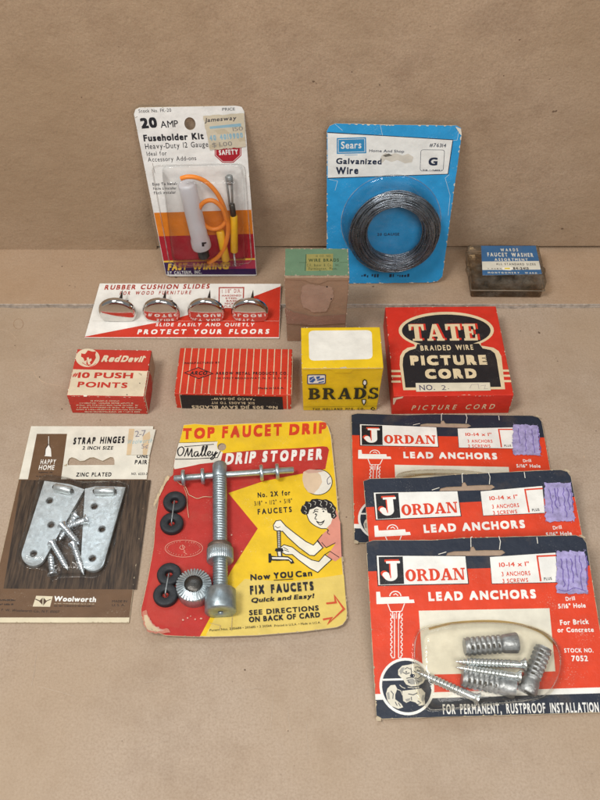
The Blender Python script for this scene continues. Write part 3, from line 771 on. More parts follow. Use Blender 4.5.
def hinge(out, holes, kn, hh):
    q = Part('strap_hinge', hr_); uv = [hf.uv(P_(*a), hh) for a in out]
    hl = [ell(hf.uv(P_(x, y), hh), 1.45, 1.5, 16) for x, y in holes]
    q.slab(hf, uv, 1.5, ZINC, ZINC, holes=hl, h0=hh - 1.5)
    for x, y in holes: q.stroke(hf, ell(hf.uv(P_(x, y), hh), 1.65, 1.7, 16), .35, DULLZINC, closed=True)
    o = q.build()
    k = Part('knuckle', None); A, B = (hf.at(*hf.uv(P_(*a), hh + .4), hh + .1) for a in kn)
    A += hf.N * .75; B += hf.N * .75; k.rod(A, B, 1.8, ZINC, 18); k.build(parent=o)
    k = Part('hinge_pin', None); d = (B - A) / np.linalg.norm(B - A); k.rod(A - d * .8, B + d * .8, .8, STEELDK, 12); k.build(parent=o)
def tipc(c, r, a0, a1): return [(c[0] + r * math.cos(math.radians(a0 + (a1 - a0) * i / 10)), c[1] + r * .95 * math.sin(math.radians(a0 + (a1 - a0) * i / 10))) for i in range(11)]
hinge([(157, 250), (200, 256), (245, 262), (298, 280)] + tipc((118, 510), 42, 28, 190), ((175, 320), (180, 405), (118, 507)), ((193, 274), (253, 287)), 3.0)
hinge([(300, 278), (335, 270), (400, 270), (443, 272)] + tipc((327, 528), 42, 12, 172), ((333, 340), (360, 420), (326, 524)), ((335, 288), (405, 288)), 3.0)
for hd, tp, h0_, h1_ in (((218, 405), (280, 475), 5.6, 4.2), ((309, 384), (222, 420), 4.6, 4.0), ((183, 466), (240, 565), 4.6, 2.2), ((186, 582), (178, 505), 2.2, 3.4), ((258, 470), (296, 582), 4.2, 1.8), ((268, 372), (208, 462), 4.0, 2.4), ((238, 440), (270, 350), 2.8, 1.6)):
    screw(hr_, hf, P_(*hd), P_(*tp), h0_, h1_, SCREWM, 1.3, hr=2.35)
b = Part('blister', hr_)
so = [hf.uv(P_(*a)) for a in ((150, 244), (230, 246), (300, 264), (380, 262), (448, 268), (438, 330), (412, 440), (378, 540), (345, 590), (290, 590), (220, 592), (185, 602), (160, 565), (110, 560), (72, 540), (68, 500), (95, 420), (130, 310))]
shell(b, hf, spline(so, 4, True)[::-1], 4.6, SHRINK, flange=.5, h0=.75, shoulder=.2, top=.12); b.build()

# ================================================================== faucet drip stopper card
orr = Root('faucet_tool_card', (-21.8, 147.5, .3), .02, 'torn yellow and red card holding a grey threaded faucet tool and black washers', 'hardware card')
of = Face(orr); Q = Z(135, 410, 2.727); R1 = Z(140, 415, 5.4545); R2 = Z(240, 415, 5.4545); R3 = Z(140, 525, 5.4545); R4 = Z(240, 525, 5.4545)
BEND = (lambda x: 2.0 * max(0, (abs(x) - 22) / 20) ** 2 * (1 if x < 0 else .5), lambda y: 1.4 * (max(0, 22 - y) / 22) ** 2 + 1.0 * (max(0, y - 85) / 20) ** 2)
YEL = ink('e8bf22', .45, under='e6dcb0'); YELP = ink('dfc467', .5, under='e6dcb0'); CRIM = ink('b8332c', .55, .55, under='d8a08c'); REDTX = ink('d2401e', .25); TORN = ink('cdb795', .5)
oo = [R1(240, 64), R1(300, 56), Q(215, 45), Q(300, 41), Q(400, 37), Q(505, 34), Q(518, 38), Q(527, 50), Q(535, 75), Q(548, 200), Q(562, 380), Q(578, 560), Q(576, 578), Q(566, 592), Q(550, 599), Q(450, 611), Q(330, 621), Q(200, 625), Q(85, 622), Q(55, 612), Q(32, 592), Q(20, 570), Q(19, 552), Q(34, 480), Q(52, 380), Q(58, 300), Q(66, 245), Q(74, 212), R1(110, 425), R1(150, 340), R1(168, 345), R1(180, 335), R1(186, 290), R1(190, 250), R1(210, 175), R1(225, 120)]
ouv = [of.uv(a) for a in oo]
hole = ell(of.uv(R1(447, 178)), 1.95, 2.1, 18)
p = Part('card', orr); p.slab(of, ouv, .5, TORN, PULP, holes=[hole])
omid = np.mean(ouv, 0); p.flat(of, [omid + (np.array(a) - omid) * .994 for a in ouv], YEL, holes=[hole])
# faded lower right
p.px(of, [Q(300, 462), Q(420, 470), Q(569, 452), Q(577, 560), Q(575, 578), Q(565, 591), Q(550, 598), Q(450, 610), Q(330, 620), Q(200, 624), Q(195, 618), Q(230, 545), Q(262, 500)], YELP)
# red field
redp = [R1(189, 252), R1(186, 292), R1(181, 335), R1(168, 346), R1(151, 342), R1(112, 426), Q(75, 213), Q(67, 246), Q(59, 300), Q(53, 380), Q(35, 480), Q(20, 552), Q(21, 570), Q(33, 591), Q(55, 611), Q(85, 621), Q(178, 624), Q(205, 570), Q(232, 500), Q(262, 440), Q(335, 325), Q(255, 228), Q(350, 196), Q(430, 180), Q(519, 164), Q(529, 112), Q(524, 104), Q(512, 102), Q(420, 107), Q(330, 111), Q(247, 119)]
p.px(of, redp, CRIM)
p.px(of, [Q(70, 430), Q(120, 420), Q(160, 440), Q(150, 540), Q(120, 600), Q(60, 590), Q(30, 560), Q(42, 480)], ink('b83c32', .7, .55, under='d8a08c'))
# maker's panel
p.px(of, [R1(213, 160), R1(330, 153), R1(424, 149), R1(420, 168), R1(424, 188), R1(440, 202), R1(452, 206), R1(440, 258), R1(330, 270), R1(190, 303), R1(186, 290), R1(191, 250)], PAPER)
p.pxs(of, [R1(243, 178), R1(330, 170), R1(404, 164)], .9, BLACKI); p.pxs(of, [R1(193, 249), R1(300, 243), R1(422, 236), R1(440, 200)], 1.0, BLACKI)
p.pxs(of, [R1(213, 160), R1(330, 153), R1(420, 149)], .5, BLACKI)
for q in ([(232, 180), (216, 186), (207, 204), (212, 226), (226, 226), (238, 208), (240, 190), (230, 180)], [(243, 232), (258, 195), (262, 188), (264, 228), (284, 188), (282, 230), (292, 226)], [(318, 204), (302, 206), (296, 222), (306, 230), (318, 210), (316, 228), (326, 226)], [(326, 226), (344, 196), (350, 176), (342, 180), (336, 224), (346, 226)], [(346, 226), (362, 194), (368, 174), (360, 178), (354, 222), (364, 225)], [(366, 222), (382, 212), (384, 203), (374, 204), (368, 216), (376, 227), (392, 218)], [(397, 203), (394, 218), (402, 222), (416, 202)], [(416, 202), (408, 230), (394, 246), (388, 238), (426, 208)]):
    p.pxs(of, [R1(*a) for a in q], 1.25, BLACKI, smooth=3)
p.text(of, "’", R1(252, 190), R1(258, 190), R1(254, 178), BLACKI, k=.6)
# headline
p.text(of, 'TOP', Q(130, 84), Q(217, 79), Q(133, 55), REDTX, bold=.8, gap=.18, shear=.04)
p.text(of, 'FAUCET', Q(237, 80), Q(400, 73), Q(238, 49), REDTX, bold=.8, gap=.18, shear=.06)
p.text(of, 'DRIP', Q(420, 72), Q(521, 68), Q(420, 43), REDTX, bold=.8, gap=.2, shear=.1)
p.text(of, 'DRIP', Q(244, 152), Q(327, 146), Q(250, 120), WHITE, bold=.7, gap=.15, shear=.18)
p.text(of, 'STOPPER', Q(346, 144), Q(510, 138), Q(348, 114), WHITE, bold=.8, gap=.22, shear=.12)
p.text(of, 'No. 2X for', Q(335, 241), Q(424, 234), Q(335, 227), BLACKI, bold=.5)
p.text(of, '3/8" • 1/2" • 5/8"', Q(326, 263), Q(429, 255), Q(326, 251), BLACKI, bold=.2)
p.text(of, 'FAUCETS', Q(335, 287), Q(428, 280), Q(335, 272), BLACKI, bold=.5, gap=.25)
# round spot with torn paper
cc = of.uv(Q(499, 199)); p.flat(of, ell(cc, 6.5, 6.9, 36), BLACKI); p.flat(of, ell(cc, 6.15, 6.55, 36), PAPER)
p.px(of, [R2(x, y) for x, y in ((345, 315), (372, 302), (410, 305), (440, 335), (448, 372), (430, 405), (400, 435), (372, 425), (350, 395), (340, 355))], ink('d9bfa0', .4))
p.px(of, [R2(352, 312), R2(380, 300), R2(432, 306), R2(460, 312), R2(420, 320), R2(372, 322)], ink('c9a290', .4))
p.pxs(of, [R2(493, 340), R2(476, 358), R2(480, 385), R2(494, 376)], .7, ink('4a4560'), smooth=4)
# the drawing: a woman turning a tool on a tap
SKIN = ink('ece6d4', .25); PINK = ink('d98f7c', .35); HAIR = ink('201d1e', .15)
p.px(of, [R4(x, y) for x, y in ((552, 60), (548, 0), (527, -70), (505, -95), (488, -60), (470, -20), (480, 30), (445, 60), (420, 95), (452, 130), (520, 110), (470, 180), (520, 205), (556, 180))], PINK)
p.px(of, [R2(x, y) for x, y in ((372, 500), (420, 492), (470, 500), (500, 520), (508, 560), (495, 600), (470, 625), (440, 622), (405, 605), (378, 580), (362, 540))], SKIN)
p.pxs(of, [R2(x, y) for x, y in ((362, 540), (378, 582), (405, 606), (440, 624), (470, 626), (484, 640))], .8, BLACKI, smooth=3)
p.px(of, [R2(x, y) for x, y in ((330, 525), (338, 500), (352, 492), (358, 474), (380, 478), (392, 464), (420, 462), (450, 468), (470, 466), (500, 482), (512, 500), (524, 515), (520, 540), (528, 560), (512, 575), (498, 568), (494, 545), (478, 540), (470, 515), (440, 512), (420, 505), (400, 515), (380, 520), (372, 545), (352, 548), (338, 540))], HAIR)
for q in ([(345, 498), (358, 505), (362, 520)], [(372, 484), (386, 490), (384, 506)], [(398, 474), (412, 480), (408, 496)], [(428, 470), (444, 478), (438, 494), (448, 504)], [(460, 474), (474, 482), (470, 500)], [(488, 488), (500, 498), (492, 512)], [(504, 512), (514, 526), (504, 538)], [(350, 528), (362, 534), (358, 542)], [(506, 548), (516, 556), (508, 566)]): p.pxs(of, [R2(*a) for a in q], .55, ink('c9c6b8', .2), smooth=4)
for q, wd in (([(398, 540), (412, 530), (426, 534)], 1.0), ([(446, 520), (460, 518), (470, 526)], 1.0), ([(420, 548), (408, 570), (420, 574)], .8), ([(418, 586), (438, 606), (458, 586), (438, 594), (418, 586)], .8), ([(414, 582), (438, 592), (462, 580)], .7), ([(404, 528), (412, 520), (428, 522)], .9), ([(448, 512), (462, 508), (472, 514)], .9)):
    p.pxs(of, [R2(*a) for a in q], wd, BLACKI, smooth=3)
p.px(of, ell(R2(413, 546), 1.0, .8, 8), BLACKI); p.px(of, ell(R2(455, 532), .9, .8, 8), BLACKI)
arm1 = [R4(x, y) for x, y in ((182, 5), (196, -18), (222, -22), (250, 10), (300, 50), (360, 95), (400, 115), (424, 90), (452, 130), (405, 172), (380, 170), (320, 125), (260, 70), (232, 38), (210, 40), (186, 30))]
arm2 = [R4(x, y) for x, y in ((215, 130), (240, 112), (285, 125), (330, 160), (390, 195), (430, 205), (462, 168), (500, 195), (460, 230), (424, 264), (380, 240), (320, 195), (285, 165), (250, 165), (222, 150))]
for a in (arm1, arm2): p.px(of, a, SKIN); p.pxs(of, a, .9, BLACKI, closed=True)
for q in ([(445, 100), (470, 130), (520, 105)], [(462, 168), (490, 150), (540, 185)], [(190, 10), (205, 20), (220, 14)], [(236, 125), (262, 140)], [(240, 140), (268, 150)], [(548, 0), (556, 182)]): p.pxs(of, [R4(*a) for a in q], .7, BLACKI)
for q in ([(452, 132), (420, 92), (448, 58)], [(480, 30), (476, 50), (490, 60)]): p.pxs(of, [R4(*a) for a in q], .6, BLACKI)
p.px(of, [R4(200, 35), R4(222, 33), R4(224, 130), R4(204, 130)], BLACKI); p.px(of, [R4(206, 40), R4(217, 40), R4(219, 128), R4(208, 128)], ink('b9b4a6', .2))
for k in range(7): p.pxs(of, [R4(206, 48 + k * 11), R4(218, 52 + k * 11)], .5, BLACKI)
tap = [R4(x, y) for x, y in ((155, 160), (168, 160), (172, 172), (205, 176), (200, 150), (190, 145), (195, 132), (232, 130), (238, 148), (228, 152), (232, 174), (262, 176), (285, 190), (297, 212), (278, 217), (268, 200), (240, 198), (205, 200), (172, 198), (168, 210), (156, 210))]
p.px(of, tap, BLACKI); p.px(of, [R4(174, 180), R4(232, 180), R4(262, 183), R4(284, 200), (290 / 1, 0) if 0 else R4(280, 206), R4(266, 192), R4(235, 192), R4(176, 190)], PAPER); p.px(of, [R4(206, 150), R4(222, 150), R4(224, 174), R4(210, 174)], PAPER)
# copy
p.text(of, 'Now', R4(58, 307), R4(166, 299), R4(57, 274), BLACKI, bold=.5); p.text(of, 'YOU', R4(184, 298), R4(290, 291), R4(183, 264), BLACKI, bold=.7); p.text(of, 'Can', R4(304, 290), R4(394, 283), R4(303, 257), BLACKI, bold=.5)
p.pxs(of, [R4(184, 306), R4(290, 299)], .8, BLACKI)
p.text(of, 'FIX', R4(56, 386), R4(135, 380), R4(55, 336), BLACKI, bold=.9, gap=.16); p.text(of, 'FAUCETS', R4(170, 378), R4(403, 361), R4(169, 329), BLACKI, bold=.9, gap=.16)
p.text(of, 'Quick and Easy!', R4(60, 430), R4(403, 404), R4(63, 404), BLACKI, bold=.5, shear=.2, gap=.12)
p.text(of, 'SEE DIRECTIONS', R4(51, 501), R4(430, 474), R4(50, 472), BLACKI, bold=.5, gap=.2); p.text(of, 'ON BACK OF CARD', R4(50, 541), R4(437, 513), R4(49, 510), BLACKI, bold=.6, gap=.12)
p.text(of, 'Patent Nos. 2515688 • 2056115 • 2 20566', R3(382, 592), R4(173, 565), R3(381, 580), BLACKI); p.text(of, 'Printed in U.S.A. • Made in U.S.A.', R4(188, 566), R4(440, 548), R4(187, 554), BLACKI)
p.pxs(of, [R4(x, y) for x, y in ((470, 436), (522, 432), (515, 394), (566, 470), (480, 550), (498, 518), (452, 526))], 2.1, ink('cf4f2c', .45))
# oval stamp
oc = of.uv(R3(241, 134)); p.stroke(of, ell(oc, 7.9, 4.05, 44), .28, PINK, closed=True); p.stroke(of, ell(oc, 6.9, 3.3, 44), .6, ink('c98573', .6), closed=True) if 0 else None
for k in range(34):
    a = 2 * math.pi * k / 34
    if k % 9 in (0,): continue
    c0 = np.array([oc[0] + 6.9 * math.cos(a), oc[1] + 3.25 * math.sin(a)]); p.stroke(of, [c0 - [.22, .2], c0 + [.1, .28]], .22, PINK)
p.pxs(of, [R3(226, 118), R3(218, 132), R3(232, 140), R3(246, 128), R3(232, 116), R3(240, 140), R3(248, 152)], .7, PINK, smooth=3); p.pxs(of, [R3(238, 152), R3(258, 166)], .6, PINK)
# bare torn patches and creases
for q, k_ in (([(25, 560), (45, 600), (90, 612), (170, 600), (160, 582), (100, 580), (60, 540), (40, 480), (20, 490)], ink('c07a66', .8, .6)), ([(30, 545), (60, 585), (110, 598), (140, 590), (80, 566), (50, 520)], ink('c9998a', .8, .6))): p.flat(of, jag([of.uv(R3(*a)) for a in q], .3, .9), k_)
p.flat(of, jag([of.uv(a) for a in (R3(32, 560), R3(50, 592), R3(100, 600), R3(118, 590), R3(72, 566), R3(44, 508), R3(28, 510))], .3, .8), TORN)
p.flat(of, jag([of.uv(a) for a in (R1(78, 500), R1(80, 520), R1(118, 440), R1(146, 380), R1(166, 350), R1(150, 343), R1(110, 428))], .22, .8), TORN)
for q in ([(500, 590), (505, 500), (470, 480)], [(435, 590), (440, 560), (380, 545)]): p.pxs(of, [R3(*a) for a in q], .6, ink('c9b27c', .5))
for a in ((237, 528), (262, 517), (278, 506), (303, 524), (335, 520), (500, 60), (555, 150)): p.px(of, ell(R3(*a), random.uniform(.6, 1.4), random.uniform(.5, 1), 7), ink('d8a08c', .4))
p.chips(of, ouv, PULP, 60, 1.4)
p.build(bend=BEND, grid=4)
# steel tool wired to the card
GREY = plain('grey_cast_metal', 'a0abaf', .38, .75, .12, 500, vary=.25); GREYB = plain('grey_bright_metal', 'bac4c7', .34, .8, .15, 500, vary=.2)
def P3(px, h): return of.at(*of.uv(px, h), h)
tr_ = Part('faucet_tool', orr)
hS = 4.7
tr_.lathe(P3(Q(231, 146), hS), P3(Q(231, 250), hS) - P3(Q(231, 146), hS), [(0, 2.5), (.5, 3.0), (1.3, 3.3), (7.4, 3.3), (7.8, 2.9)], GREY, 26)
tr_.thread(P3(Q(231, 184), hS), P3(Q(232, 378), hS), 3.2, GREY, 1.25, .15, 28)
tr_.thread(P3(Q(232, 405), hS), P3(Q(233, 492), hS), 3.15, GREY, 1.25, .15, 28)
tob = tr_.build()
q = Part('handle_bar', None); q.rod(P3(Q(106, 187), hS), P3(Q(433, 163), hS), 1.4, GREYB, 18); q.build(parent=tob)
def disc(nm, c, ax_from, ax_to, L, r, m, knurl=0, h=hS, n=48, inner=None):
    q = Part(nm, None); A = P3(c, h); d = P3(ax_to, h) - P3(ax_from, h); d /= np.linalg.norm(d)
    e = min(.35, L * .2); prof = [(0, r - e), (e, r), (L - e, r), (L, r - e)]
    if inner: prof += [(L, inner), (L - 1.0, inner * .9)]
    q.lathe(A - d * L / 2, d, prof, m, n, (lambda a, i: 1 + .035 * math.cos(a * knurl) * (1 if i in (1, 2) else 0)) if knurl else None)
    return q.build(parent=tob)
for x, y in ((132, 185), (185, 181), (345, 171), (388, 168)): disc('collar', Q(x, y), Q(106, 187), Q(433, 163), 1.5, 3.6, GREYB)
disc('brown_washer', Q(231, 374), Q(231, 146), Q(232, 400), 2.0, 5.1, BRASSDK)
disc('knurled_nut', Q(232, 396), Q(231, 146), Q(232, 400), 5.8, 5.4, GREYB, 40, n=160)
disc('end_cap', Q(233, 522), Q(231, 146), Q(233, 500), 9.4, 6.3, GREY, h=6.0, inner=1.3)
q = Part('cap_hole', None)
d = P3(Q(233, 540), 6.0) - P3(Q(231, 146), 5.6); d /= np.linalg.norm(d); q.lathe(P3(Q(233, 522), 6.0) + d * 3.85, d, [(0, 1.3), (.1, 1.28)], BLACKP, 14); q.build(parent=tob)
# cutter wheel, lying face up
cw = Part('cutter_wheel', orr); cp = P3(Q(160, 477), 7.0); cp[2] = .6
prof = [(0, 6.8), (.4, 7.2), (5.6, 7.2), (6.4, 6.85), (7.2, 3.9)]
cw.lathe(cp, of.N, prof, GREYB, 132, lambda a, i: 1 + (.03 * (1 if math.cos(a * 33) > 0 else -1) if i in (3,) else 0))
cw.add([], [], GREYB)
for k in range(33):
    a0, a1 = 2 * math.pi * k / 33, 2 * math.pi * (k + .5) / 33
    pp = [cp + np.array([r * math.cos(a), r * math.sin(a), z]) for a in (a0, a1) for r, z in ((3.75, 7.25), (7.15, 6.35))]
    top = [x + np.array([0, 0, .42]) for x in pp]
    cw.add(pp + top, [(4, 5, 7, 6), (0, 1, 5, 4), (2, 6, 7, 3), (1, 3, 7, 5), (0, 4, 6, 2)], GREYB)
cwo = cw.build()
q = Part('hub', None); q.lathe(cp + of.N * 6.9, of.N, [(0, 4.0), (.5, 3.8), (1.1, 2.9), (1.4, 1.3), (1.45, 0.02)], STEELDK, 24); q.build(parent=cwo)
# paired rubber washers held by wire staples
for c1, c2 in (((108, 249), (100, 308)), ((93, 447), (83, 503))):
    for c in (c1, c2):
        q = Part('rubber_washer', orr); A = P3(Q(*c), 3.0); A[2] = .75
        q.lathe(A, of.N, [(.0, 1.4), (0, 4.8), (.4, 5.05), (2.2, 5.05), (2.8, 4.8), (3.0, 4.3), (3.0, 2.0), (2.6, 1.6), (0, 1.5)], RUBBER, 30); q.build()
    a, b = (P3(Q(*c), 3.0) for c in (c1, c2)); q = Part('wire_staple', orr)
    u0, u1 = a.copy(), b.copy(); u0[2] = u1[2] = .8; a[2] = b[2] = 3.9
    q.tube([u0, a - [0, 0, .4], a + (b - a) * .05, a + (b - a) * .95, b - [0, 0, .4], u1], .3, DULLZINC, 8); q.build()
q = Part('loose_thread', orr); q.tube([np.array([*of.uv(R1(*a), 1.5), 1.6 + .5 * math.sin(i)]) for i, a in enumerate(spline([(182, 350), (215, 372), (248, 395), (268, 435), (300, 452), (345, 450), (392, 444)], 4))], .14, ink('d8c3a0', .1), 6); q.build()
q = Part('loose_thread', orr); q.tube([np.array([*of.uv(R1(*a), 1.5), 1.5]) for a in spline([(240, 395), (255, 440), (258, 500), (266, 560)], 4)], .11, ink('d8c3a0', .1), 6); q.build()
#==PART3==
# ================================================================== cartons
def carton(name, loc, yaw, W, D, H, mats, label, cat, r=.35, taper=0.):
    rt = Root(name, loc, yaw, label, cat)
    p = Part('carton', rt)
    box_mesh(p, -W / 2, 0, 0, W / 2, D, H, mats, r, taper)
    top = Face(rt, (0, 0, H)); fr = Face(rt, (0, 0, 0), (1, 0, 0), (0, 0, 1)); rg = Face(rt, (W / 2, 0, 0), (0, 1, 0), (0, 0, 1))
    p.h = .02
    return rt, p, top, fr, rg
def edge_wear(p, top, fr, W, D, H, m, n=24, size=1.1):
    p.chips(top, [(-W / 2 + .1, .1), (W / 2 - .1, .1), (W / 2 - .1, D - .1), (-W / 2 + .1, D - .1)], m, n, size)
    p.chips(fr, [(-W / 2 + .1, .1), (W / 2 - .1, .1), (W / 2 - .1, H - .1), (-W / 2 + .1, H - .1)], m, n, size)

# ---- picture cord box
TRED = ink('cf3120', .25, under='dcb8a4'); TBLK = ink('221f22', .2); TCREAM = ink('e0cba4', .25)
W, D, H = 55.5, 56.7, 13.9
tr, p, top, fr, rg = carton('picture_cord_box', (71, 257.3, .1), .012, W, D, H, {'all': TRED}, 'square flat red box with a black panel and cream TATE lettering', 'box')
I = Z(380, 295, 4.286)
LW = [(145, 212), (152, 220), (118, 226), (98, 240), (86, 262), (84, 300), (100, 408), (536, 404), (520, 262), (508, 240), (486, 226), (440, 218)]
p.px(top, ell(I(284, 152), 47.6, 18.6, 44), TCREAM); p.px(top, [I(*a) for a in LW], TCREAM)
p.px(top, [I(153, 200), I(430, 198), I(436, 235), I(148, 236)], TCREAM)
p.px(top, ell(I(284, 153), 44.4, 16.2, 44), TBLK)
p.px(top, [I(*a) for a in ((160, 210), (424, 208), (440, 229), (474, 236), (492, 250), (500, 275), (519, 394), (109, 397), (97, 300), (99, 270), (108, 250), (125, 238), (152, 230))], TBLK)
p.text(top, 'TATE', I(137, 194), I(430, 192), I(136, 124), TRED, serif=True, gap=.10)
p.lay(6); p.text(top, 'TATE', I(129, 197), I(420, 195), I(128, 126), TCREAM, serif=True, gap=.10)
p.text(top, 'BRAIDED WIRE', I(175, 239), I(401, 235), I(175, 217), TCREAM, bold=.35, gap=.2)
p.text(top, 'PICTURE', I(132, 302), I(461, 299), I(133, 260), TCREAM, bold=.95, gap=.18)
p.text(top, 'CORD', I(196, 360), I(417, 357), I(196, 318), TCREAM, bold=.95, gap=.18)
for y in (327, 349, 372):
    p.px(top, [I(48, y - 5), I(88, y - 5), I(90, y + 4), I(49, y + 4)], TCREAM)
    p.px(top, [I(517 + (y - 327) * .1, y - 7), I(552 + (y - 327) * .2, y - 7), I(554 + (y - 327) * .2, y + 2), I(518 + (y - 327) * .1, y + 2)], TCREAM)
p.text(fr, 'PICTURE CORD', I(134, 493), I(487, 487), I(136, 473), TCREAM, bold=.15, gap=.4, shear=.15)
edge_wear(p, top, fr, W, D, H, ink('e0cbb4', .3), 26, 1.0)
p.px(fr, [I(56, 440), I(100, 432), I(96, 440), I(70, 446), I(60, 468), I(56, 466)], ink('d8c4a8', .5))
p.build()
s = Part('number_label', tr); lq = [top.uv(I(*a)) for a in ((155, 416), (474, 411), (470, 377), (152, 379))]
s.slab(top, lq, .12, ink('ddd3bb', .4), PULP, h0=.22)
PENC = ink('5b5668', .25, under='ddd3bb')
s.text(top, 'NO.', I(170, 411), I(236, 409), I(171, 388), PENC, bold=.2); s.text(top, '2', I(264, 409), I(284, 409), I(265, 389), PENC); s.text(top, '-', I(291, 410), I(300, 410), I(291, 392), PENC, k=.7)
s.pxs(top, [I(384, 402), I(392, 386), I(420, 384), I(424, 404)], .5, ink('a59a94', .5)); s.pxs(top, [I(430, 392), I(452, 388), I(446, 404), I(462, 404)], .5, ink('a59a94', .5))
s.build()

# ---- yellow box of brads
BY = ink('e6c01c', .2, under='ece2b8'); BGRN = ink('2b2c1c', .2)
W, D, H = 36.6, 24.6, 32.3
br, p, top, fr, rg = carton('brads_box', (19.0, 258.5, .1), .01, W, D, H, {'all': BY}, 'yellow box lettered BRADS with a blank white panel on its lid', 'box', taper=.9)
E_ = Z(280, 240, 4.4454)
TW = Face(br, (0, 0, H))
wp = [TW.uv(E_(*a)) for a in ((130, 537), (412, 529), (408, 401), (127, 403))]
def rounded(q, r, n=5):
    out = []; N = len(q)
    for i in range(N):
        a, b, c = (np.array(q[(i + k) % N], float) for k in (-1, 0, 1)); u = (a - b) / np.linalg.norm(a - b); v = (c - b) / np.linalg.norm(c - b)
        for k in range(n + 1):
            t = k / n; s_ = b + u * r; e_ = b + v * r; out.append((1 - t) ** 2 * s_ + 2 * t * (1 - t) * b + t * t * e_)
    return out
p.flat(top, rounded(wp, 2.6), ink('e9e6dc', .25))
fq = lambda *a: [E_(*x) for x in a]
p.flat(fr, rounded([fr.uv(a) for a in fq((121, 642), (203, 640), (204, 597), (121, 598))], .7), ink('243a7a', .2)); p.flat(fr, rounded([fr.uv(a) for a in fq((125, 638), (199, 636), (200, 601), (125, 602))], .6), WHITE)
BLU = ink('2f5fa8', .2)
for q in (((130, 612), (150, 606), (158, 622), (146, 634), (132, 632)), ((160, 608), (178, 604), (176, 616), (196, 612), (196, 620), (166, 626)), ((170, 632), (196, 626), (196, 632), (172, 636))): p.px(fr, [E_(*a) for a in q], BLU)
p.pxs(fr, fq((134, 626), (150, 612), (166, 620), (192, 608)), .5, WHITE)
p.text(fr, 'BRADS', E_(126, 709), E_(436, 706), E_(128, 659), BGRN, serif=True, gap=.12)
p.px(fr, fq((366, 640), (368, 624), (376, 618), (386, 624), (388, 640), (382, 648), (384, 660), (370, 660), (372, 648)), BGRN); p.px(fr, fq((370, 638), (372, 627), (377, 623), (382, 628), (383, 638), (377, 645)), WHITE)
p.px(fr, fq((362, 708), (384, 708), (382, 724), (373, 737), (365, 724)), BGRN); p.px(fr, fq((367, 711), (379, 711), (377, 722), (373, 730), (369, 722)), WHITE)
p.pxs(fr, fq((103, 742), (448, 738)), .45, ink('8a7414', .2)); p.text(fr, 'THE HOLLAND MFG. CO.', E_(145, 757), E_(376, 755), E_(145, 747), BGRN, bold=.5, gap=.25)
p.px(fr, fq((402, 750), (412, 741), (424, 749), (413, 758)), BGRN); p.px(fr, fq((409, 750), (413, 746), (418, 750), (413, 754)), BY)
edge_wear(p, top, fr, W, D, H, ink('ece6cc', .2), 12, .8)
p.px(fr, fq((265, 566), (292, 562), (300, 570), (280, 578)), ink('e8e2cc'))
pb = p.build()
q = Part('tuck_flap', br); yl = fr.uv(E_(280, 588))[1]
q.slab(fr, [(-W / 2 + .5, H - .5), (-5, H - .5 - .4), (-3.6, yl), (3.4, yl), (4.6, H - 1.0), (W / 2 - .5, H - .5), (W / 2 - .5, H - .15), (-W / 2 + .5, H - .15)], .25, BY, PULP, h0=.05); q.build()

# ---- old pink-brown box with a green label
PINKB = ink('9f8069', .8, .75, under='c9ab98'); PINKL = ink('ad8d7a', .7, .75); GRN = ink('668468', .7, .6, under='b2b890'); GRNY = ink('958d52', .5, .6)
W, D, H = 30.3, 18.6, 46.0
gr, p, top, fr, rg = carton('wire_brads_box', (7.86, 302.4, .1), 0., W, D, H, {'all': PINKB}, 'tall worn pinkish brown box with a faded green label on its lid', 'box', taper=.8)
p.flat(fr, jag([fr.uv(E_(*a)) for a in ((92, 262), (104, 300), (150, 322), (205, 318), (222, 282), (240, 250), (232, 210), (125, 196), (100, 205))], .35, 1.0), PINKL)
for a, r in (((209, 208), .55), ((228, 262), .5), ((242, 340), .5), ((102, 334), .4)): p.px(fr, ell(E_(*a), r * 1.6, r * 1.4, 8), BLACKI)
for q in (((20, 300), (60, 320), (150, 340), (290, 330), (290, 370), (150, 380), (30, 372)),): p.px(fr, [E_(*a) for a in q], ink('94705f', .8, .75))
edge_wear(p, top, fr, W, D, H, ink('cdb3a0', .4), 40, 1.3)
p.build()
s = Part('paper_label', gr); e = .25
s.slab(top, jag([(-W / 2 + e, e), (W / 2 - e, e), (W / 2 - e, D - e), (-W / 2 + e, D - e)], .1, 3), .1, GRN, PULP, h0=.3)
s.px(top, [E_(*a) for a in ((116, 140), (234, 138), (236, 64), (118, 66))], GRNY)
LBT = ink('3a4a2c', .35, under='97936a')
s.text(top, '10 OZ. NO.', E_(160, 79), E_(228, 78), E_(161, 70), LBT); s.text(top, 'WIRE BRADS', E_(127, 100), E_(262, 99), E_(128, 86), LBT, bold=.4)
s.text(top, 'C.F. Baker & Co., Inc.', E_(120, 121), E_(264, 119), E_(121, 109), LBT, bold=.1); s.text(top, 'Farmington, Mass.', E_(128, 137), E_(255, 135), E_(129, 125), LBT, bold=.1)
s.pxs(top, [E_(116, 66), E_(112, 140)], .6, LBT); s.pxs(top, [E_(85, 103), E_(120, 103)], .5, LBT); s.pxs(top, [E_(264, 103), E_(300, 102)], .5, LBT)
s.chips(top, [(-W / 2 + e, e), (W / 2 - e, e), (W / 2 - e, D - e), (-W / 2 + e, D - e)], ink('cdb3a0', .4), 26, 1.2); s.build()
q = Part('tuck_flap', gr); q.slab(fr, [fr.uv(E_(*a)) for a in ((20, 172), (110, 176), (135, 188), (175, 192), (212, 178), (300, 176))] + [(W / 2 - .4, H - .3), (-W / 2 + .4, H - .3)], .3, PINKB, PULP, h0=.05); q.build()

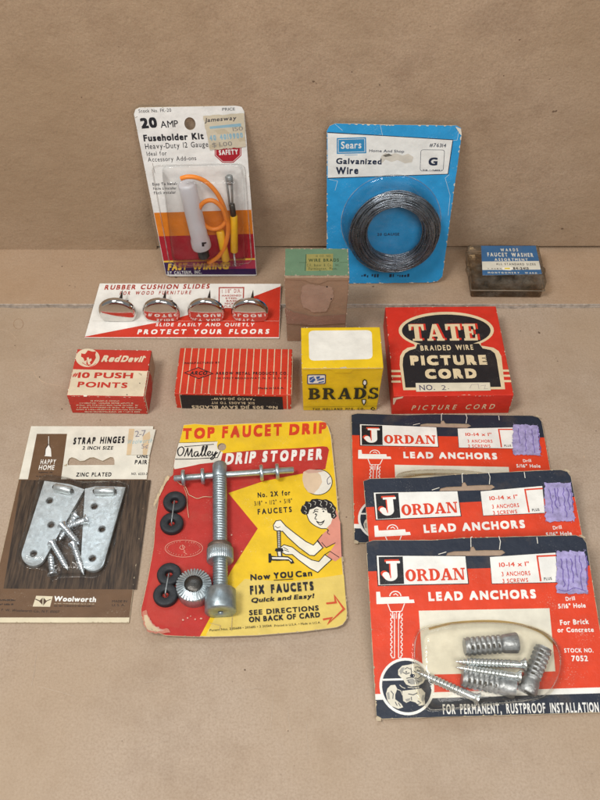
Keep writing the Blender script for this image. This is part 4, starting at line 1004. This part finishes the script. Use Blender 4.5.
# ---- red and cream push point box
RD = ink('c2382b', .45, under='dcc0a8'); RDC = ink('dfcfb2', .6); 
W, D, H = 35.9, 28.5, 13.4
rr_, p, top, fr, rg = carton('push_point_box', (-89.95, 257.4, .1), -.02, W, D, H, {'all': RD, 'right': RD}, 'small red and cream box of push points with a round white emblem', 'box')
G = Z(60, 340, 6)
yb = top.uv(G(300, 180))[1]
p.flat(top, [(-W / 2 + .25, .2), (W / 2 - .25, .2), (W / 2 - .25, yb - .3), (-W / 2 + .25, yb + .1)], RDC)
p.px(top, ell(G(166, 107), 12, 9.2, 34), RDC)
p.px(top, [G(*a) for a in ((128, 80), (150, 84), (168, 62), (196, 70), (218, 68), (212, 88), (216, 108), (204, 128), (192, 146), (172, 154), (158, 146), (160, 120), (148, 128), (140, 108), (126, 100))], RD)
p.px(top, [G(*a) for a in ((160, 106), (172, 104), (176, 116), (188, 110), (190, 122), (178, 134), (184, 146), (170, 148), (164, 130))], RDC)
p.pxs(top, [G(134, 136), G(160, 152), G(190, 156), G(216, 140)], .7, RD, smooth=3)
p.text(top, 'Red', G(245, 131), G(352, 132), G(252, 92), RDC, bold=.7, shear=.25, gap=.08); p.text(top, 'Devil', G(362, 132), G(492, 133), G(368, 94), RDC, bold=.7, shear=.25, gap=.08)
p.px(top, ell(G(511, 104), .8, .7, 8), RDC)
p.text(top, '#', G(73, 220), G(102, 221), G(76, 195), RD, bold=.4, shear=.1); p.text(top, '10 PUSH', G(105, 228), G(436, 231), G(108, 194), RD, bold=.5, gap=.16); p.text(top, 'POINTS', G(103, 283), G(402, 289), G(106, 250), RD, bold=.5, gap=.18)
for a, r in (((479, 260), .6), ((402, 328), .7), ((78, 222), .4)): p.px(top, ell(G(*a), r, r * .8, 7), BLACKI)
p.px(top, [G(470, 196), G(492, 204), G(490, 216), G(474, 204)], ink('b5a58a', .5)); p.px(top, [G(140, 330), G(165, 332), G(160, 340), G(142, 340)], ink('efe8d6'))
for k, (xa, xb) in enumerate(((185, 352), (118, 438), (100, 468), (104, 470), (100, 492), (150, 476))):
    p.micro(fr, G(xa, 368 + k * 13), G(xb, 369 + k * 13), G(xa, 361 + k * 13), RDC, .88)
p.flat(rg, [(.2, H * .55), (.2, H - .2), (D * .62, H - .2), (D * .4, H * .3)], ink('8c2b22', .5)); p.flat(rg, [(D * .62, H - .2), (D - .3, H - .3), (D - .3, .3), (D * .75, .3), (D * .45, H * .34)], ink('b39a7e', .6))  # darker red and cream put the right side's shade into its colour
edge_wear(p, top, fr, W, D, H, ink('e4d8c2', .4), 34, 1.1)
p.build()
q = Part('end_flap', rr_); q.slab(rg, [(.3, .4), (D * .5, .5), (D * .62, H * .5), (D * .55, H - .5), (.3, H - .3)], .35, RD, PULP, h0=.08); q.build()

# ---- red striped saw blade box
AR = ink('cc3a24', .35, under='dcb89c'); ARL = ink('d8c3a2', .4); ABLK = ink('221f22', .25)
W, D, H = 54.5, 28.5, 11.0
ar, p, top, fr, rg = carton('saw_blade_box', (-31.4, 260.3, .1), -.015, W, D, H, {'all': AR, 'right': ink('7f3226', .6)}, 'flat red box with thin cream stripes and upside-down lettering on a black front', 'box')  # right side's shade painted in as a darker red
Hh = Z(165, 340, 4.444)
for k in range(16):
    x = -W / 2 + W * (k + .75) / 16.3
    p.flat(top, [(x - .22, .25), (x + .22, .25), (x + .22, D - .25), (x - .22, D - .25)], ARL)
for k in range(16):
    x = -W / 2 + W * (k + .75) / 16.3
    if abs(x) > W / 2 - 4: p.flat(fr, [(x - .22, .25), (x + .22, .25), (x + .22, H - .25), (x - .22, H - .25)], ARL)
p.text(top, 'MANUFACTURED BY', Hh(85, 108), Hh(243, 105), Hh(86, 99), ABLK, bold=.3, gap=.2)
p.px(top, [Hh(x, y) for x, y in ((83, 146), (148, 121), (217, 150), (150, 174))], ABLK); p.px(top, [Hh(x, y) for x, y in ((92, 146), (148, 125), (208, 150), (150, 170))], AR)
p.text(top, 'ARCO', Hh(110, 156), Hh(186, 156), Hh(112, 139), ABLK, bold=.6, shear=.15, gap=.1)
p.text(top, 'ARROW METAL PRODUCTS CO.', Hh(225, 155), Hh(545, 155), Hh(226, 142), ABLK, bold=.5, gap=.2); p.text(top, '130 WEST BROADWAY, N. Y. 13, N. Y.', Hh(226, 174), Hh(543, 174), Hh(226, 166), ABLK, bold=.2, gap=.2); p.text(top, 'Made in U.S.A.', Hh(415, 219), Hh(530, 218), Hh(416, 210), ABLK, bold=.3)
p.px(fr, [Hh(x, y) for x, y in ((76, 303), (526, 313), (522, 252), (66, 243))], ABLK)
p.text(fr, 'No. 505 JIG SAW BLADES', Hh(500, 293), Hh(118, 290), Hh(500, 306), ARL, bold=.4, gap=.14)
p.text(fr, 'SIX BLADES TO FIT', Hh(398, 275), Hh(206, 273), Hh(398, 285), ARL, bold=.3, gap=.2); p.text(fr, '"ARCO JIG-SAW"', Hh(398, 257), Hh(205, 255), Hh(398, 267), ARL, bold=.3, gap=.2)
edge_wear(p, top, fr, W, D, H, ink('e0ccb0', .4), 34, 1.0)
p.build()
q = Part('end_flap', ar); q.slab(rg, [(.5, .5), (D - 1.5, .5), (D - 2.5, H - .3), (.5, H - .3)], .3, AR, PULP, h0=.1); q.build()

# ================================================================== furniture slide card
sr = Root('furniture_slide_card', (-59.4, 304.6, .3), -.004, 'long white and red card with four shiny domed furniture slides', 'hardware card', tilt=.135)
sf = Face(sr); F = Z(60, 270, 2.5); F1 = Z(75, 275, 5.217); F2 = Z(180, 275, 5.217)
SRED = ink('c9341f', .25); SDK = ink('a8301f', .25)
cu_ = [sf.uv(a) for a in (F(62, 171), F(548, 172), F(552, 36), F(100, 35))]
# slits for the discs
slx = [F1(228, 243), F1(455, 243), F2(140, 243), F2(366, 243)]
p = Part('card', sr); p.slab(sf, cu_, .5, WHITE, PULP)
p.px(sf, [F(62, 168), F(272, 127), F(475, 71), F(551.5, 42), F(547.5, 169.5), F(63, 169.5)], SRED)
p.px(sf, [F(397, 44), F(461, 44), F(459, 99), F(396, 99)], SDK); p.px(sf, [F(400, 47), F(458, 47), F(456, 96), F(399, 96)], WHITE)
p.text(sf, 'RUBBER CUSHION SLIDES', F(111, 51), F(373, 48), F(113, 39), SDK, bold=.5, shear=.15, gap=.25)
p.text(sf, 'FOR WOOD FURNITURE', F(149, 64), F(327, 62), F(151, 55), SDK, bold=.4, shear=.15, gap=.35)
p.text(sf, '1⅛" DIA.' if 0 else '1 1/8" DIA.', F(405, 60), F(453, 58), F(405, 50), SDK, bold=.2)
for k, (tx, a, b) in enumerate((('HARDENED', 405, 453), ('STEEL', 414, 444), ('BASE', 416, 442), ('NICKEL', 412, 446), ('PLATED', 411, 447))):
    p.text(sf, tx, F(a, 68 + k * 6.6), F(b, 67.6 + k * 6.6), F(a, 63.5 + k * 6.6), SDK, bold=.4)
p.text(sf, 'SLIDE EASILY AND QUIETLY', F(239, 142), F(485, 142), F(241, 134), WHITE, bold=.4, shear=.15, gap=.35)
p.text(sf, 'PROTECT YOUR FLOORS', F(193, 162), F(522, 161), F(195, 150), WHITE, bold=.6, shear=.15, gap=.4)
p.pxs(sf, [F(82, 129), F(548, 129)], .25, ink('c9bfae', .5))
p.chips(sf, cu_, PULP, 24, .7); p.build()
for i, (bx, nx) in enumerate(zip(slx, ((162, 57), (272, 50), (377, 52), (478, 52)))):
    q = Part('furniture_slide', sr); c0 = sf.at(*sf.uv(bx, .5), .5)
    al = math.radians(-9); ax = np.array([0, -math.cos(al), math.sin(al) * -1])       # dome faces forward, a little up
    up = np.array([0, -ax[2], ax[1]]) * -1; up = up if up[2] > 0 else -up
    R_ = 9.6; ce = c0 + up * 5.0; sl = -4.6
    # clipped dome: polar grid, points below the slit line pulled up to it
    nr, na = 22, 56; vs, fs = [], []
    u_ = np.array([1., 0, 0])
    for j in range(nr + 1):
        t = j / nr
        r = R_ * (t / .78 * .84 if t < .78 else .84 + .16 * math.sin((t - .78) / .22 * math.pi / 2)); d = .5 * (1 - min(1, r / R_) ** 2) if t < .78 else -2.6 * (1 - math.cos((t - .78) / .22 * math.pi / 2)) + .14
        for k in range(na):
            a = 2 * math.pi * k / na; x, y = r * math.cos(a), r * math.sin(a); y = max(y, sl)
            vs.append(ce + u_ * x + up * y + ax * d)
    for j in range(nr):
        fs += [(j * na + k, (j + 1) * na + k, (j + 1) * na + (k + 1) % na, j * na + (k + 1) % na) for k in range(na)]
    q.add(vs, fs, CHROME, True)
    q.add([ce + u_ * 9.3 * math.cos(a) + up * max(9.3 * math.sin(a), sl) - ax * 2.0 for a in [2 * math.pi * k / 40 for k in range(40)]], [tuple(range(40))], RUBBER)
    so_ = q.build()
    k = Part('nail', None); A = ce - ax * .3 + u_ * .3; d = -ax * .97 + up * .22 + u_ * .07; d /= np.linalg.norm(d); 
    k.lathe(A, d, [(0, 1.0), (9.5, .9), (14.5, .1)], STEELDK, 10); k.build(parent=so_)
    if i < 2:
        k = Part('prong', None); B = ce + up * 6.2 - ax * 1.2 + u_ * 5.2; k.tube([B, B + up * 1.4 - ax * .8, B + up * 1.0 - ax * 1.6 + u_ * 1.2], .35, STEELDK, 8); k.build(parent=so_)

# ================================================================== plastic box of faucet washers
W, D, H = 38.4, 28.4, 12.6
wr = Root('washer_box', (107.3, 330.4, FT + .02), -.01, 'low clear plastic box with a blue paper label and dark washers inside', 'plastic box')
K_ = Z(455, 235, 5.4545); wt = Face(wr, (0, 0, H)); wf = Face(wr, (0, 0, 0), (1, 0, 0), (0, 0, 1))
SMOKE = clear('smoky_plastic', 'efe6d6', .13, 1.45, 160, .35, haze='aca294'); SMOKE2 = clear('smoky_plastic_base', 'ebe0cf', .14, 1.45, 160, .35, haze='a3988a')
p = Part('lid', wr); box_mesh(p, -W / 2, 0, 6.0, W / 2, D, H, {'all': SMOKE}, 1.6); p.build()
p = Part('base_tray', wr); box_mesh(p, -W / 2 + .8, .8, 0, W / 2 - .8, D - .8, 6.6, {'all': SMOKE2}, 1.0)
p.build()
p = Part('rim', wr); p.tube([(-W / 2 + .2, .1, 6.1), (W / 2 - .2, .1, 6.1), (W / 2 - .2, D - .1, 6.1), (-W / 2 + .2, D - .1, 6.1)], .35, plain('plastic_rim', '8f8270', .3, vary=.2), 8, closed=True); p.build()
for sx in (-1, 1):
    q = Part('latch_tab', wr); q.tube([(sx * (W / 2 - .3), 9 + k * 1.2, 6.2 + 2.2 * math.sin(k / 6 * math.pi)) for k in range(7)], [.5, 1.3, 1.8, 2.1, 1.9, 1.3, .5], SMOKE, 10); q.build()
rs = np.random.RandomState(11)
for k in range(16):
    q = Part('washer', wr); r = rs.uniform(2.2, 3.6); c = (rs.uniform(-14, 14), rs.uniform(4.5, 24), rs.uniform(.6, 5.2)); tl = rs.uniform(-.5, .5, 2)
    q.lathe(c, (tl[0], tl[1], 1), [(0, r * .4), (0, r * .9), (.3, r), (1.5, r), (1.8, r * .9), (1.8, r * .4), (0, r * .38)], RUBBER if k % 5 else BRASSDK, 18); q.build()
s = Part('paper_label', wr)
WB = ink('3a6590', .45, under='c9cdd0'); WL = ink('d9d4c4', .5)
lq = [wt.uv(K_(*a)) for a in ((150, 221), (474, 214), (440, 60), (142, 60))]
s.slab(wt, lq, .1, WB, PULP, h0=.06)
s.px(wt, [K_(147, 146), K_(457, 143), K_(467, 190), K_(149, 192)], WL)
s.text(wt, 'WARDS', K_(250, 91), K_(345, 90), K_(251, 75), WL, bold=.5, gap=.35); s.text(wt, 'FAUCET WASHER', K_(178, 118), K_(428, 121), K_(177, 97), WL, bold=.5, gap=.2); s.text(wt, 'ASSORTMENT', K_(217, 142), K_(398, 143), K_(217, 128), WL, bold=.5, gap=.3)
s.text(wt, 'ALL STANDARD SIZES', K_(225, 165), K_(440, 167), K_(225, 154), BLACKI, bold=.3, gap=.25); s.text(wt, '84-2413', K_(318, 190), K_(402, 190), K_(318, 177), BLACKI, bold=.4)
s.micro(wt, K_(180, 188), K_(255, 188), K_(180, 182), BLACKI); s.px(wt, [K_(x, y) for x, y in ((258, 178), (300, 174), (320, 182), (305, 194), (262, 192))], ink('efe9da', .2)); s.px(wt, [K_(268, 180), K_(300, 180), K_(298, 188), K_(272, 188)], ink('d9c23a', .2))
s.text(wt, 'MONTGOMERY', K_(180, 211), K_(352, 212), K_(180, 202), WL, bold=.4, gap=.5); s.text(wt, 'WARD', K_(382, 212), K_(448, 213), K_(388, 204), WL, bold=.4, gap=.5)
s.build()

# ================================================================== wire card, leaning on the backdrop
lr = Root('galvanized_wire_pack', (44.3, 341.8, FT + .05), 0., 'blue and white card with a coil of grey wire under a round dome', 'hardware pack', tilt=math.radians(77.5))
lf = Face(lr); D_ = Z(320, 115, 4)
LBLUE = ink('2a95cf', .35, under='d6dde0'); LW_ = ink('e4e4e0', .3); LNAVY = ink('1f2c44', .2); LSB = ink('2c86b8', .2)
lo = [lf.uv(D_(*a)) for a in ((27, 640), (34, 664), (60, 672), (440, 668), (470, 662), (489, 644), (566, 75), (563, 50), (545, 40), (300, 37), (62, 32), (38, 42), (27, 62))]
lo = [(x, max(y, .15)) for x, y in lo]
p = Part('card', lr); p.slab(lf, jag(lo, .1, 3), .55, LBLUE, PULP)
p.px(lf, [D_(*a) for a in ((30, 66), (300, 82), (533, 96), (513, 236), (270, 244), (31, 253))], LNAVY); p.px(lf, [D_(*a) for a in ((30, 70), (300, 85), (529, 99), (510, 233), (270, 241), (31, 249))], LW_)
p.px(lf, [D_(*a) for a in ((67, 90), (184, 87), (185, 151), (67, 154))], LSB); p.pxs(lf, [D_(*a) for a in ((73, 96), (178, 93), (179, 145), (73, 148))], .5, LW_, closed=True)
p.text(lf, 'Sears', D_(84, 133), D_(165, 131), D_(84, 105), LW_, bold=.2, gap=.1); p.pxs(lf, [D_(98, 158), D_(150, 157)], .5, LSB)
p.text(lf, 'Galvanized', D_(64, 194), D_(246, 196), D_(64, 170), LNAVY, bold=.5, gap=.12); p.text(lf, 'Wire', D_(64, 236), D_(153, 234), D_(64, 206), LNAVY, bold=.55, gap=.12)
p.text(lf, 'Home And Shop', D_(196, 146), D_(336, 149), D_(196, 135), LNAVY, bold=.2); p.text(lf, '#76314', D_(437, 125), D_(503, 128), D_(438, 110), LNAVY, bold=.2)
p.pxs(lf, rounded([D_(400, 222), D_(492, 222), D_(498, 138), D_(403, 137)], 2.6), .45, LNAVY, closed=True)
p.text(lf, 'G', D_(432, 200), D_(468, 200), D_(433, 168), LNAVY, bold=.6); p.micro(lf, D_(410, 221), D_(488, 222), D_(410, 215), LNAVY)
p.text(lf, '20 GAUGE', D_(228, 481), D_(317, 480), D_(228, 470), LNAVY, bold=.4)
p.text(lf, 'No. 76314', D_(165, 645), D_(260, 646), D_(165, 634), LNAVY, bold=.3) if 0 else p.micro(lf, D_(165, 648), D_(352, 646), D_(165, 634), LNAVY, .8)
p.px(lf, [D_(*a) for a in ((238, 182), (246, 160), (262, 150), (280, 158), (300, 150), (330, 160), (352, 152), (374, 166), (368, 186), (340, 192), (310, 178), (285, 186), (262, 176), (246, 192))], ink('cfc9bd', .4)); p.px(lf, [D_(250, 160), D_(275, 152), D_(290, 160), D_(262, 166)], ink('6a665e', .3))
for q in ([(530, 100), (548, 98), (556, 60)], [(516, 236), (500, 250), (520, 320), (512, 400)], [(36, 255), (70, 262), (60, 300)], [(60, 34), (90, 60)], [(240, 36), (250, 80)]): p.pxs(lf, [D_(*a) for a in q], .35, ink('c3d6de', .3))
p.chips(lf, lo, ink('d9d4c6', .3), 90, 1.5); p.px(lf, [D_(540, 42), D_(563, 52), D_(566, 80), D_(558, 72), D_(548, 56)], ink('d9d4c6', .3)); p.build()
q = Part('wire_coil', lr); cc = lf.uv(D_(298, 466), 5.5); rs = np.random.RandomState(5)
ro, ri = 22.0, 14.6
for k in range(150):
    t = rs.uniform(0, 1); ang = rs.uniform(0, 2 * math.pi); rho = math.sqrt(rs.uniform(0, 1))
    r0 = (ro + ri) / 2 + (ro - ri) / 2 * rho * math.cos(ang); z0 = 6.4 + 5.2 * rho * math.sin(ang)
    ph, ph2, am, az = rs.uniform(0, 6.28), rs.uniform(0, 6.28), rs.uniform(.1, .9), rs.uniform(.1, .8); ox, oy = rs.uniform(-.6, .6, 2)
    pts = [lf.at(cc[0] + ox + (r0 + am * math.sin(2 * a + ph)) * math.cos(a), cc[1] + oy + (r0 + am * math.sin(2 * a + ph)) * math.sin(a), max(1.1, z0 + az * math.sin(a * 3 + ph2))) for a in [2 * math.pi * i / 56 for i in range(56)]]
    q.tube(pts, .34, WIREM, 6, closed=True)
q.build()
b = Part('blister', lr); bc = lf.uv(D_(283, 425), 0)
shell(b, lf, ell(bc, 23.4, 24.2, 48), 13.0, FILM, flange=1.4, h0=.65, shoulder=.14); b.tube([lf.at(*a, .8) for a in ell(bc, 25.0, 25.6, 64)], .2, GLARE_RIM, 6, closed=True); b.tube([lf.at(*a, 13.2) for a in ell(bc, 19.5, 20.2, 64)], .16, FILM, 6, closed=True); b.build()

# ================================================================== fuseholder card, leaning on the backdrop
fr_ = Root('fuseholder_pack', (-48.8, 346.8, FT + .05), .04, 'white, orange and crimson card with a white fuse tube and orange wire in its blister', 'hardware pack', tilt=math.radians(81))
ff = Face(fr_); A_ = Z(120, 90, 4); B_ = Z(130, 100, 5); C_ = Z(140, 180, 5)
fo = [ff.uv(A_(*a)) for a in ((184, 738), (200, 743), (538, 746), (547, 738), (497, 84), (487, 66), (470, 61), (78, 68), (62, 76), (56, 95))]
fo = [(x, max(y, .15)) for x, y in fo]
fhole = ell(ff.uv(A_(280, 133)), 2.6, 3.2, 22)
FW_ = ink('e9e8e4', .25); FOR = ink('dc7f22', .2, under='e9dcc8'); FCR = ink('a81f2c', .2, under='d8a8a0'); FPU = ink('3a2352', .25, under='a898a8'); FYE = ink('ecc04a', .2); FMG = ink('8a2a5a', .2); FBK = ink('22242c', .15)
p = Part('card', fr_); p.slab(ff, fo, .5, FW_, PULP, holes=[fhole])
def strip(t0, t1, m, x0=0., x1=1.):
    """band across the card between two heights given at its left and right edge"""
    def edge(pt, side): 
        a, b = (np.array((56, 95)), np.array((184, 738))) if side < .5 else (np.array((497, 84)), np.array((547, 738)))
        t = (pt - a[1]) / (b[1] - a[1]); return a + (b - a) * t
    q = []
    for yl_, yr_ in (t0, t1):
        l, r = edge(yl_, 0), edge(yr_, 1); l = l + (r - l) * .004; r = r - (r - l) * .004
        q.append((l + (r - l) * x0, l + (r - l) * x1))
    p.px(ff, [A_(*q[1][0]), A_(*q[1][1]), A_(*q[0][1]), A_(*q[0][0])], m)
strip((489, 477), (583, 573), FOR); strip((583, 573), (688, 676), FCR); strip((688, 676), (736, 736), FPU)
for k in range(8): strip((688, 676), (716, 712), ink(['3f2454', '4a2556', '562658', '64285a', '76295a', '8c2c58', 'a33255', 'b23a50'][k], .2), .12 + k * .11, .12 + (k + 1) * .11)
strip((681, 670), (688, 677), FYE)
p.text(ff, 'Stock No. FK-20', B_(45, 61), B_(207, 56), B_(44, 44), FBK, bold=.05); p.text(ff, 'PRICE', B_(462, 51), B_(526, 49), B_(462, 37), FBK)
p.text(ff, '20', B_(58, 141), B_(139, 135), B_(55, 88), FBK, bold=.7, gap=.06); p.text(ff, 'AMP', B_(155, 137), B_(243, 132), B_(153, 103), FBK, bold=.1, gap=.1)
p.text(ff, 'Fuseholder', B_(70, 205), B_(291, 197), B_(68, 171), FBK, bold=.6, gap=.1); p.text(ff, 'Kit', B_(311, 196), B_(370, 193), B_(310, 162), FBK, bold=.6, gap=.1)
p.text(ff, 'Heavy-Duty 12 Gauge', B_(78, 243), B_(392, 231), B_(76, 216), FBK, bold=.1); p.text(ff, 'Ideal for', B_(85, 277), B_(185, 273), B_(84, 256), FBK, bold=.05); p.text(ff, 'Accessory Add-ons', B_(91, 306), B_(332, 298), B_(90, 284), FBK, bold=.05)
p.text(ff, 'Easy To Install', A_(131, 380), A_(228, 377), A_(130, 369), FBK, bold=.4)
p.text(ff, 'Facile à installer', A_(134, 397), A_(226, 395), A_(133, 387), FBK, bold=.2); p.text(ff, 'Fácil instalar', A_(137, 415), A_(224, 412), A_(136, 404), FBK, bold=.2)
oc_ = ell(B_(490, 250), 14.4, 13.2, 8, math.pi / 8, 2 * math.pi + math.pi / 8 ); p.px(ff, oc_, FCR); p.pxs(ff, ell(B_(490, 250), 13.2, 12.0, 8, math.pi / 8, 2 * math.pi + math.pi / 8), .45, FW_, closed=True)
p.text(ff, 'SAFETY', B_(446, 273), B_(541, 268), B_(445, 248), FW_, bold=.6, gap=.1); p.text(ff, 'FOR', B_(474, 243), B_(512, 241), B_(474, 226), FW_, bold=.5)
p.text(ff, 'FAST', A_(191, 720), A_(268, 717), A_(193, 692), FYE, bold=.8, shear=.2, gap=.08); p.text(ff, 'WIRING', A_(288, 717), A_(434, 714), A_(291, 690), FYE, bold=.8, shear=.2, gap=.08)
p.text(ff, 'BY CALTERM, INC.', A_(191, 736), A_(327, 732), A_(191, 723), FW_, bold=.4)
for q in ([(130, 290), (140, 330)], [(152, 590), (160, 640)], [(60, 110), (70, 104)]): p.pxs(ff, [A_(*a) for a in q], .4, ink('8c8478', .3))
p.chips(ff, fo, ink('b9b2a4', .4), 26, .8); p.build()
s = Part('price_sticker', fr_); sq = [ff.uv(B_(*a)) for a in ((400, 246), (579, 229), (570, 62), (366, 76))]
STK = ink('cdc3ac', .9, .6, under='b5a88e'); s.slab(ff, jag(sq, .25, 1.4), .1, STK, PULP, h0=.8)
SBL = ink('8fb4c4', .5, under='d8ccae')
s.text(ff, 'Jamesway', B_(374, 107), B_(531, 95), B_(376, 86), ink('4a464a', .5, under='cdc3ac'), bold=.3, shear=.2); s.px(ff, [B_(398, 128), B_(555, 112), B_(556, 128), B_(400, 140)], SBL)
s.text(ff, '40 4019900', B_(400, 200), B_(566, 186), B_(399, 172), SBL, bold=.8); s.text(ff, '150', B_(515, 152), B_(566, 147), B_(515, 132), ink('8a8680', .4)); s.text(ff, '$ 1.00', B_(412, 232), B_(512, 224), B_(411, 210), ink('8a8680', .7), bold=.1)
for q in (((400, 220), (440, 214), (470, 225), (430, 240), (402, 240)), ((540, 190), (575, 180), (578, 200), (550, 206)), ((420, 150), (470, 140), (500, 160), (450, 168))): s.flat(ff, jag([ff.uv(B_(*a)) for a in q][::-1], .35, 1.0), ink('c2b69c', .9, .6))
s.build()
def F3(a, h): return ff.at(*ff.uv(A_(*a), h), h)
tb = NT('milky_plastic'); tb_b = tb.princ(lin('eeeef2'), .38, 0, None, .5); tb_b.inputs['Transmission Weight'].default_value = .35; tb_b.inputs['Subsurface Weight'].default_value = .5; tb_b.inputs['Subsurface Radius'].default_value = (.004, .004, .004); tb_b.inputs['Alpha'].default_value = .88
TUBE = tb.done(tb_b)
q = Part('fuse_tube', fr_); a, b_ = F3((266, 372), 5.0), F3((322, 606), 5.0); d = b_ - a; L = np.linalg.norm(d)
q.lathe(a, d, [(0, 3.6), (.5, 4.2), (1.2, 4.3), (L - 2, 4.4), (L - 1.4, 4.9), (L + 2.6, 5.0), (L + 3.6, 4.7)], TUBE, 26); to = q.build()
q = Part('end_plug', None); q.lathe(a + d / L * (L + 4.3), d, [(0, 3.0), (5.0, 2.9), (5.4, 2.4)], BLACKP, 18); q.build(parent=to)
q = Part('moulded_mark', None); c = F3((336, 618), 9.95); q.add([c + np.array(x) for x in ((-1.1, -1.2, 0), (.1, -1.2, 0), (.1, .2, 0), (1.2, .4, -.3), (1.2, 1.2, -.3), (-1.1, 1.2, 0))], [(0, 1, 2, 3, 4, 5)], BLACKP); q.build(parent=to)
q = Part('orange_wire', fr_)
w1 = [F3(a, h) for a, h in (((244, 354), 8.5), ((270, 347), 9.0), ((305, 350), 8.6), ((345, 368), 7.6), ((382, 405), 6.6), ((410, 455), 5.8), ((428, 515), 5.4), ((432, 570), 5.2), ((418, 628), 5.0), ((392, 668), 4.6), ((352, 692), 4.2))]
q.tube(spline(w1, 6), 1.12, ORANGEW, 12)
w2 = [F3(a, h) for a, h in (((426, 520), 6.4), ((408, 472), 7.4), ((370, 442), 7.4), ((332, 452), 6.6), ((314, 490), 5.4), ((330, 532), 4.6), ((368, 556), 4.2), ((404, 548), 4.2), ((428, 520), 4.0))]
q.tube(spline(w2, 6), 1.12, ORANGEW, 12); q.build()
for (x0, y0), (x1, y1), r in (((455, 500), (457, 648), 1.95), ((400, 562), (424, 682), 2.1)):
    q = Part('crimp_sleeve', fr_); q.rod(F3((x0, y0), 3.6), F3((x1, y1), 3.6), r, YELLOWP, 16); q.build()
q = Part('blade_terminal', fr_); hh = 3.8
q.rod(F3((447, 455), hh), F3((455, 512), hh), 1.5, STEELDK, 12); q.rod(F3((424, 345), hh), F3((440, 470), hh), .55, DULLZINC, 8); q.rod(F3((446, 342), hh), F3((450, 470), hh), .55, DULLZINC, 8); q.rod(F3((436, 342), hh), F3((441, 375), hh), 1.7, DULLZINC, 12); q.build()
q = Part('crimp_stub', fr_); q.rod(F3((455, 645), 3.2), F3((460, 690), 3.2), .6, SCREWM, 8); q.build()
b = Part('blister', fr_); bo = rounded([ff.uv(A_(*a)) for a in ((214, 676), (508, 668), (488, 300), (172, 306))], 4)
shell(b, ff, bo, 11.6, FILM, flange=.8, h0=.62, shoulder=.10)
b.tube([ff.at(*x, .8) for x in rounded([ff.uv(A_(*a)) for a in ((200, 700), (528, 690), (498, 290), (126, 298))], 4)], .28, GLARE_RIM, 6, closed=True); b.build()
